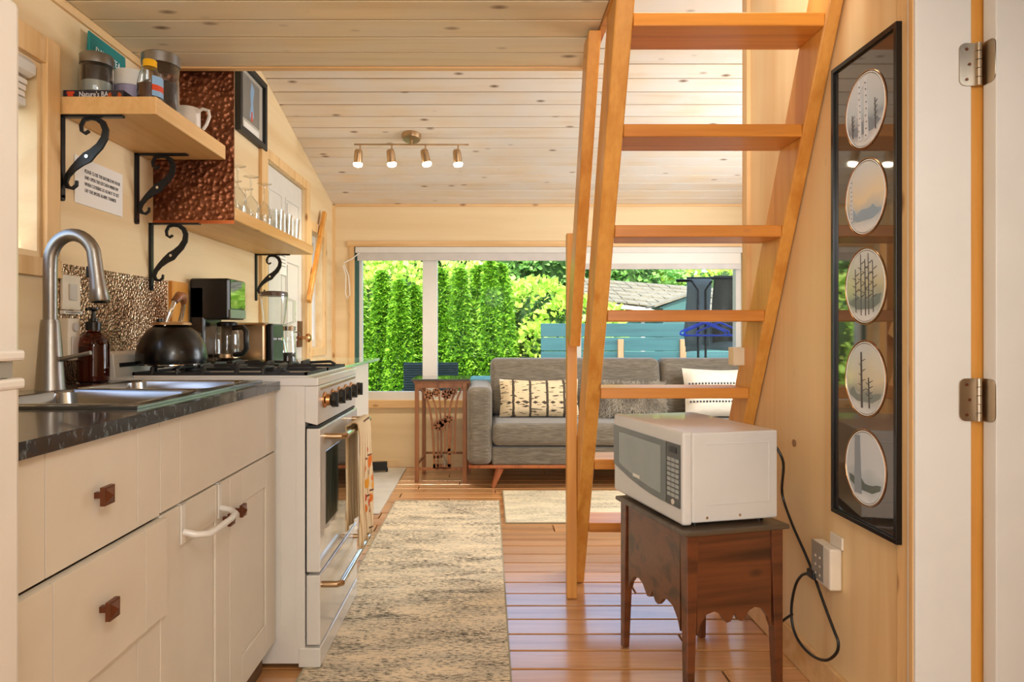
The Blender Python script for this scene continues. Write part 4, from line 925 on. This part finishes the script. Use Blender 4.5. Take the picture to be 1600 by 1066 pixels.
# ============================================================ SOFA
sf = thing('sofa','grey woven three-seat sofa with splayed wooden legs under the window','sofa',(0,4.62,0))
def cushion(x0,x1,y0,y1,z0,z1,r=.04,puff=.012):
    return MB().box(x0,x1,y0,y1,z0,z1)
MB().box(-.139,.030,.0,.72,.155,.685).obj('arm','sofa',sf,bev=.045,seg=4); MB().box(2.15,2.32,.0,.72,.155,.685).obj('arm','sofa',sf,bev=.045,seg=4)
MB().box(.03,2.15,.02,.70,.155,.275).obj('seat_base','sofa',sf,bev=.012)
MB().box(.03,2.15,.60,.72,.275,.74).obj('back_frame','sofa',sf,bev=.03,seg=3)
for (a,b) in ((.032,1.09),(1.094,2.148)): MB().box(a,b,-.005,.60,.285,.440).obj('seat_cushion','sofa',sf,bev=.04,seg=4)
for (a,b) in ((.02,1.293),(1.297,2.16)):
    m_=MB().hexa([(a,.40,.445),(b,.40,.445),(b,.59,.445),(a,.59,.445),(a,.50,.862),(b,.50,.862),(b,.68,.862),(a,.68,.862)]); m_.obj('back_cushion','sofa',sf,bev=.05,seg=5)
MB().box(-.13,2.31,.01,.71,.132,.154).obj('base_rail','leg',sf,bev=.004)
for (x,y,sx) in ((.085,.05,-1),(2.1,.05,1),(.085,.66,-1),(2.1,.66,1)):
    MB().tube([(x,y,.132),(x+sx*.05,y+(-.03 if y<.3 else .02),.0)],[.03,.013],12).obj('leg','leg',sf)
def pillow(name,label,mat,x0,x1,z0,z1,y,tilt,th=.07,seed=0,notch=0):
    w=(x1-x0)/2; h=(z1-z0)/2; n=14; vs=[]; 
    for side in (1,-1):
        for i in range(n+1):
            for jj in range(n+1):
                u=-1+2*i/n; v=-1+2*jj/n; k=(max(0,(1-abs(u)**3.2))*max(0,(1-abs(v)**3.2)))**.45
                px=u*w*(1-.05*(1-v*v)*0-.04*(1-abs(v))*abs(u)); pz=v*h*(1-.09*(1-abs(u)**1.5)*abs(v)*(1 if v>0 else .3))
                vs.append((px,-side*th*k,pz))
    N=(n+1)*(n+1); fs=[]
    for s0,fl in ((0,False),(N,True)):
        for i in range(n):
            for jj in range(n):
                f_=[s0+i*(n+1)+jj,s0+(i+1)*(n+1)+jj,s0+(i+1)*(n+1)+jj+1,s0+i*(n+1)+jj+1]; fs.append(f_[::-1] if fl else f_)
    mb=MB(); mb.add(vs,fs,True); return mb,thing(name,label,'pillow',((x0+x1)/2,y,(z0+z1)/2)),tilt,w,h
mb,t,ti,w,h=pillow('throw_pillow','cream lumbar pillow with broken black stripes and diamonds','pillow',.085,.66,.443,.72,4.955,16)
t.rotation_euler=(R(-ti),0,0); mb.obj('cover','pillow',t)
MB().tube([(-w*.99,0,h*.96)]+[(-w+2*w*k/10,0,h*(.9-.035*math.sin(math.pi*k/10))) for k in range(1,10)]+[(w*.99,0,h*.96)],.006,8).obj('piping','paper',t)
mb,t,ti,w,h=pillow('throw_pillow','shaggy grey fur pillow behind the ladder treads','fur2',.80,1.275,.443,.70,4.93,16)
t.rotation_euler=(R(-ti),0,0); mb.obj('cover','fur2',t)
rg=random.Random(9); f_=MB()
for k in range(7000):
    u=rg.uniform(-1,1); v=rg.uniform(-1,1); kk=(max(0,(1-abs(u)**3.2))*max(0,(1-abs(v)**3.2)))**.45
    p=Vector((u*w,-.07*kk,v*h*(1-.09*(1-abs(u)**1.5)*abs(v)))); d_=Vector((rg.uniform(-1,1)+u*.5,-rg.uniform(.2,.9),rg.uniform(-1,1)+v*.3)).normalized()*rg.uniform(.015,.038)
    s2=d_.cross(Vector((0,1,.3))).normalized()*.0022; f_.add([p-s2,p+s2,p+d_*.6+s2*.8+Vector((0,0,-.002)),p+d_+Vector((0,0,-.006))],[(0,1,2),(0,2,3)])
f_.obj('fur_pile','fur',t,kind='stuff')
mb,t,ti,w,h=pillow('throw_pillow','white pillow with two rows of navy dots at the right of the sofa','whitecloth',1.42,2.0,.443,.80,4.95,14)
t.rotation_euler=(R(-ti),0,0); mb.obj('cover','whitecloth',t)
for zz in (.055,-.075):
    d_=MB()
    for k in range(24):
        u=-.88+1.76*k/23; v=zz/h; kk=(max(0,(1-abs(u)**3.2))*max(0,(1-abs(v)**3.2)))**.45
        d_.lathe([(.008,-.002),(.006,-.006)],(u*w,-.07*kk+.002,zz),8,'y')
    d_.obj('stitched_dots','stitch',t)
# ============================================================ CARVED STAND
cs = thing('carved_stand','tall brown wooden plant stand with pierced flower panel left of the sofa','side table',(-.33,4.79,0))
for (x,y) in ((-.168,0),(.168,0),(-.148,.32),(.188,.32)): MB().box(x-.014,x+.014,y-.014+.014,y+.014+.014,0,.70).obj('leg','carved',cs,bev=.002)
MB().box(-.205,.205,-.025,.36,.716,.730).obj('top',plain('dark_glass_top','4a4844',.08,coat=.5),cs,bev=.003)
MB().box(-.19,.19,.0,.345,.70,.716).obj('top_frame','carved',cs,bev=.002)
MB().box(-.154,.154,.005,.022,.665,.70).obj('apron','carved',cs); MB().box(-.154,.154,.008,.022,.088,.106).obj('stretcher','carved',cs); MB().box(-.134,.174,.326,.340,.145,.16).obj('stretcher','carved',cs)
for x0_,x1_ in ((-.168,-.148),(.168,.188)): MB().hexa([(x0_-.006,.02,.12),(x0_+.006,.02,.12),(x1_+.006,.32,.12),(x1_-.006,.32,.12),(x0_-.006,.02,.135),(x0_+.006,.02,.135),(x1_+.006,.32,.135),(x1_-.006,.32,.135)]).obj('stretcher','carved',cs)
fp=MB()
def curve(P,w): fp.ribbon(P,w,.012,'xz',.008)
def bez(a,b,c,d,n=14): return [((1-t)**3*a[0]+3*(1-t)**2*t*b[0]+3*(1-t)*t*t*c[0]+t**3*d[0],(1-t)**3*a[1]+3*(1-t)**2*t*b[1]+3*(1-t)*t*t*c[1]+t**3*d[1]) for t in [k/n for k in range(n+1)]]
curve(bez((-.154,.665),(-.08,.60),(-.055,.50),(-.045,.10)),.015); curve(bez((.154,.665),(.10,.60),(.10,.50),(.10,.20)),.015)
curve(bez((-.10,.66),(-.03,.58),(-.02,.50),(-.018,.18)),.011); curve(bez((-.02,.66),(0,.55),(.0,.45),(.005,.18)),.011)
curve(bez((.03,.60),(.03,.5),(.03,.4),(.03,.22)),.011); curve(bez((.12,.66),(.06,.58),(.055,.50),(.055,.22)),.016); curve(bez((.07,.44),(.075,.4),(.075,.3),(.062,.22)),.011)
curve([(-.05,.18),(.01,.18)],.02); curve([(-.055,.115),(.075,.115)],.03); curve([(.06,.24),(.06,.11)],.022); curve([(.10,.21),(.055,.20)],.01); curve([(-.02,.19),(-.02,.11)],.012)
def flower(cx,cz,r):
    for k in range(6):
        a=R(60*k+20); c_=(cx+r*.55*math.cos(a),cz+r*.55*math.sin(a)); fp.prism([(c_[0]+r*.42*math.cos(R(q)),c_[1]+r*.42*math.sin(R(q))) for q in range(0,360,45)],.0,.021,'xz')
    fp.prism([(cx+r*.3*math.cos(R(q)),cz+r*.3*math.sin(R(q))) for q in range(0,360,45)],-.003,.022,'xz')
for p in ((-.085,.615,.038),(-.03,.635,.034),(.04,.62,.042),(.09,.64,.03),(-.015,.40,.042),(.055,.445,.036),(.015,.425,.03)): flower(*p)
fp.obj('pierced_panel','carved',cs)
MB().tube([(.015,.0,.2),(.035,-.004,.16),(.05,-.004,.13)],.004,6).tube([(.028,-.004,.16),(.03,-.004,.12)],.010,8).obj('tassel','steel',cs)
# ============================================================ SIDE CABINET WITH MICROWAVE
ANG=R(14.5); mwx,mwy=.556,1.893
nc = thing('dark_side_table','dark walnut side table with a scalloped apron under the microwave','side table',(.553,1.895,0),ANG)
LW,LD=.31,.42     # width along local x, depth along local y (far)
def scallop(w):   # bottom outline of the apron, from left leg to right leg
    P=[(.0,.205)]; 
    key=[(.035,.205),(.045,.235),(.065,.262),(.09,.268),(.108,.260),(.120,.244),(.130,.232),(.142,.235),(.150,.248),(.155,.262)]
    f_=w/.31
    L=[(x*f_,z) for x,z in key]; return L+[(w-x,z) for x,z in L[::-1][1:]]
def apron(w,d0,d1,plane,mat,off):
    pts=[(.0,.49),(.0,.215)]+scallop(w)+[(w,.215),(w,.49)]; n=len(pts); 
    mb=MB(); sc_=scallop(w)
    for i in range(len(sc_)-1):
        a,b=sc_[i],sc_[i+1]
        P=[(a[0],a[1]),(b[0],b[1]),(b[0],.488),(a[0],.488)]
        mb.prism([(p[0]+off,p[1]) for p in P],d0,d1,plane)
    return mb
apron(LW,.006,.020,'xz','walnut',0).obj('front_apron','walnut',nc)
apron(LW,LD-.02,LD-.006,'xz','walnut',0).obj('rear_apron','walnut',nc)
apron(LD,.006,.020,'yz','walnut',0).obj('side_apron','walnut',nc); apron(LD,LW-.02,LW-.006,'yz','walnut',0).obj('side_apron','walnut',nc)
for (x,y) in ((0,0),(LW,0),(0,LD),(LW,LD)):
    sx=1 if x==0 else -1; sy=1 if y==0 else -1; a=.038; b=.022
    MB().hexa([(x,y,.001),(x+sx*b,y,.001),(x+sx*b,y+sy*b,.001),(x,y+sy*b,.001),(x,y,.49),(x+sx*a,y,.49),(x+sx*a,y+sy*a,.49),(x,y+sy*a,.49)] if True else []).obj('leg','walnut',nc,bev=.002)
MB().box(-.014,LW+.014,-.014,LD+.014,.489,.503).obj('tabletop','walnut_t',nc,bev=.005,seg=3)
MB().box(.02,LW-.02,.02,LD-.02,.30,.31).obj('bottom_board','walnut',nc)
mw = thing('microwave','white countertop microwave on the dark side table','microwave',(.548,1.918,.5035),R(13.5))
mW,mD,mH=.305,.468,.262    # local x = depth of oven (to the wall), local y = its width, door faces -x
MB().box(.03,mW,.0,mD,.012,.012+.255).obj('housing','white',mw,bev=.005,seg=3)
e=MB(); 
for (a,b,c,d_) in ((.075,.275,.06,.064),(.075,.275,.232,.236)): e.box(a,b,-.0015,.001,c,d_)
e.box(.275,.279,-.0015,.001,.06,.236); e.obj('side_embossing','white',mw,bev=.001)
MB().lathe([(.004,-.003),(.003,0)],(.075,0,.026),12,'y').obj('screw','chrome',mw); MB().lathe([(.004,-.003),(.003,0)],(.18,0,.028),12,'y').obj('screw','chrome',mw)
MB().box(.0,.031,.0,mD,.006,.270).obj('front_bezel','white',mw,bev=.008,seg=3)
def curvedpane(y0,y1,ztop,off,zb,inset=0):
    P=[(y0,ztop)]; 
    n=12
    bot=[]
    for k in range(n+1):
        yy=y0+(y1-y0)*k/n; bot.append((yy,zb(yy)+inset))
    P=[(y1,ztop),(y0,ztop)]+bot; return P
zb=lambda yy:.052+.050*((yy-.10)/(mD-.10))**2 if yy>.10 else .052
MB().prism(curvedpane(.092,mD-.006,.232,0,zb),-.003,.002,'yz').obj('door',plain('door_glass','4c544e',.07,coat=.6),mw)
MB().prism(curvedpane(.125,mD-.05,.214,0,zb,.02),-.0036,-.003,'yz').obj('door_window',plain('door_mesh_glass','8a928c',.12,coat=.6),mw)
MB().prism(curvedpane(.012,.088,.232,0,lambda y_:.052),-.003,.002,'yz').obj('control_panel',plain('panel_grey','4a4a46',.25),mw)
bt=MB()
for r_ in range(8):
    for c_ in range(3): bt.box(-.0045,-.003,.018+c_*.023,.036+c_*.023,.078+r_*.0145,.088+r_*.0145)
bt.obj('keypad',plain('key_grey','a8aca6',.5),mw); MB().lathe([(.008,-.005),(.008,-.003)],(0,.05,.064),14,'x').obj('start_button','outlet',mw); MB().box(-.0042,-.003,.03,.07,.205,.222).obj('display','black',mw)
MB().box(-.0045,-.0036,.26,.31,.085,.096).obj('door_badge','chrome',mw)
for p in ((.06,.04),(.27,.04),(.06,mD-.04),(.27,mD-.04)): MB().lathe([(.012,0),(.012,.013)],(p[0],p[1],0),10).obj('foot','black',mw)
# power cord
def smooth(P,n=6):
    out=[]; P=[Vector(p) for p in P]
    for i in range(len(P)-1):
        p0=P[max(i-1,0)];p1=P[i];p2=P[i+1];p3=P[min(i+2,len(P)-1)]
        for k in range(n):
            t=k/n; out.append(.5*((2*p1)+(-p0+p2)*t+(2*p0-5*p1+4*p2-p3)*t*t+(-p0+3*p1-3*p2+p3)*t**3))
    return out+[P[-1]]
def wp(px,py,X):   # point on the vertical plane X that shows at this place of the photograph
    Y=X*1067/(px-762); return (X,Y,1.054-(py-520)*Y/1067)
pc = thing('power_cord','black power cord looping down the right wall from the microwave','cord',(0,0,0))
cp=[(.875,2.10,.72),(.90,2.08,.66)]+[wp(a,b,.955) for a,b in ((1222,770),(1236,815),(1258,865),(1272,900),(1288,945),(1303,985),(1310,1005),(1306,1022),(1290,1032),(1268,1024),(1248,1002),(1238,975),(1237,945),(1243,915),(1252,900),(1262,896))]
MB().tube(smooth(cp),.0042,8).obj('cable','cord',pc)
q=wp(1272,897,.955); MB().box(q[0]-.014,q[0]+.012,q[1]-.022,q[1]+.02,q[2]-.012,q[2]+.012).obj('plug','cord',pc,bev=.004)
MB().tube(smooth([wp(1238,960,.955),wp(1226,968,.92),wp(1212,980,.88)]),.004,8).obj('cable','cord',pc)
# outlet: white surge box on a grey plate
op = thing('wall_outlet','cream surge outlet box with grey face low on the right wall','outlet',(XR,1.93,.34))
za=wp(1290,905,XR)[2]; z2=wp(1290,843,XR)[2]
MB().box(-.035,-.001,-.035,.07,za-.34,z2-.34).obj('housing','outlet',op,bev=.005)
MB().box(-.037,-.035,.0,.07,za-.34+.01,z2-.34).obj('socket_face','grey',op,bev=.001)
MB().box(-.008,-.001,-.045,.02,z2-.34,z2-.34+.035).obj('switch_plate','outlet',op,bev=.002)
s_=MB(); 
for dz in (.025,.05,.075): 
    for dy in (.02,.045): s_.box(-.0376,-.037,dy-.004,dy+.004,za-.34+dz-.003,za-.34+dz+.003)
s_.obj('socket_slots','outlet',op)
# ============================================================ OVAL PICTURE FRAME
X1=.985
fpic = thing('oval_print_frame','tall black frame holding five oval winter landscape prints on the right wall','picture',(XR,1.60,.55))
FY0,FY1,FZ0,FZ1=0.0,.305,.006,1.235
q=MB(); tF=.028
q.box(-tF,-.002,FY0,FY1,FZ0,FZ0+.012); q.box(-tF,-.002,FY0,FY1,FZ1-.012,FZ1); q.box(-tF,-.002,FY0,FY0+.012,FZ0+.012,FZ1-.012); q.box(-tF,-.002,FY1-.012,FY1,FZ0+.012,FZ1-.012); q.obj('frame','black',fpic,bev=.001)
MB().box(-.020,-.016,.013,FY1-.013,FZ0+.013,FZ1-.013).obj('backing_board','artglass',fpic)
ovs=[(172,.215),(308,.215),(447,.215),(592,.215),(731,.215)]
cyl=.145
def ell(cy,cz,ry,rz,n=40): return [(cy+ry*math.cos(2*math.pi*k/n),cz+rz*math.sin(2*math.pi*k/n)) for k in range(n)]
skyc=[('b8c4cc','8c9aa6'),('e2cfae','9fb2c2'),('b9b59a','8d9a94'),('cfc8b0','9aa49c'),('c4ccd0','a8b4ba')]
YC=1.60+cyl
def ovz(py): return 1.054-(py-520)*(XR-.02)*1067/(1352-762)/1067-.55
for k,(py,_) in enumerate(ovs):
    cz=ovz(py); ry,rz=.086,.090; xo=-.0205
    t=NT('oval_print_%d'%k); tc=t.n('TexCoord'); sp=t.n('SeparateXYZ'); t.l(tc.outputs['Object'],sp.inputs[0])
    g=t.math('MULTIPLY_ADD',sp.outputs[2],5.0,.5-5.0*cz); nz=t.noise(tc.outputs['Object'],14,4)
    g=t.math('ADD',g,t.math('MULTIPLY_ADD',nz,.3,-.15)); 
    t.l(t.ramp(g,[(.1,lin('d8dde0')),(.32,lin(skyc[k][1])),(.5,lin(skyc[k][0])),(.9,lin('c9cdd0'))]),t.b.inputs['Base Color']); t.b.inputs['Roughness'].default_value=.25; t.b.inputs['Coat Weight'].default_value=.5
    pr=MB().prism(ell(cyl,cz,ry,rz),xo-.001,xo,'yz').obj('oval_print',t.m,fpic)
    for (a,b) in ((.003,.0025),(.008,.002)):
        pts=[(xo-.0008,y_,z_) for y_,z_ in ell(cyl,cz,ry+a,rz+a)]; MB().tube(pts,b*.55,6,closed=True).obj('oval_ring','gold' if a>.005 else 'paper',fpic)
    rg=random.Random(30+k); x_=xo-.0020
    for dy,wd,fr_,mt in [[(-.008,.020,1,'birch'),(.022,.015,1,'birch'),(-.05,.004,.6,'ink'),(.055,.004,.5,'ink')],[(.062,.014,1,'birch')],[(-.04,.003,.9,'ink'),(-.02,.003,1,'ink'),(-.005,.004,.9,'ink'),(.015,.003,1,'ink'),(.04,.003,.8,'ink')],[(.012,.009,.9,'ink'),(-.022,.006,.5,'ink')],[(.03,.034,1,'slate')]][k]:
        tr_=MB(); hh=rz*math.sqrt(1-(dy/ry)**2)*.94; z_0=cz-hh*.9; z_1=z_0+2*hh*.95*fr_; yy=cyl+dy
        tr_.ribbon([(yy,z_0),(yy+.004,z_1)],[wd,wd*.7],.0006,'yz',x_)
        if wd<.02:
            for b_ in range(7):
                zz=z_0+(z_1-z_0)*(.3+.09*b_); sgn=1 if b_%2 else -1; L=.016 if abs(dy)<.05 else .008; tr_.ribbon([(yy,zz),(yy+sgn*L,zz+.006)],[.0022,.001],.0006,'yz',x_-.0001)
        tr_.obj('painted_tree',mt,pr)
        if mt=='birch':
            mk=MB()
            for b_ in range(9):
                zz=z_0+(z_1-z_0)*(b_+.5)/9.5; o_=wd*rg.uniform(-.25,.1); mk.box(x_-.0008,x_-.0002,yy+o_,yy+o_+wd*.25,zz,zz+.0025)
            mk.obj('bark_marks','ink',pr)
    hl=MB(); P=[(cyl-ry*.80,cz-rz*.50)]+[(cyl-ry*.84+ry*1.68*i/8, cz-rz*(.22+rg.uniform(0,.26))) for i in range(9)]+[(cyl+ry*.80,cz-rz*.5),(cyl+ry*.4,cz-rz*.66),(cyl-ry*.4,cz-rz*.66)]
    hl.prism(P,xo-.0016,xo-.0008,'yz'); hl.obj('painted_hill',plain('hill_%d'%k,['7f8b96','8fa6ba','6f7f80','7d8884','5a6660'][k],.4),pr)
MB().lathe([(.012,0),(.010,.004),(.001,.005)],(0,0,0),12,'x').obj('wall_knot','post',label='round wooden knot plug on the right wall near the microwave',cat='plug',loc=(XR-.004,2.19,.70),rot=None)
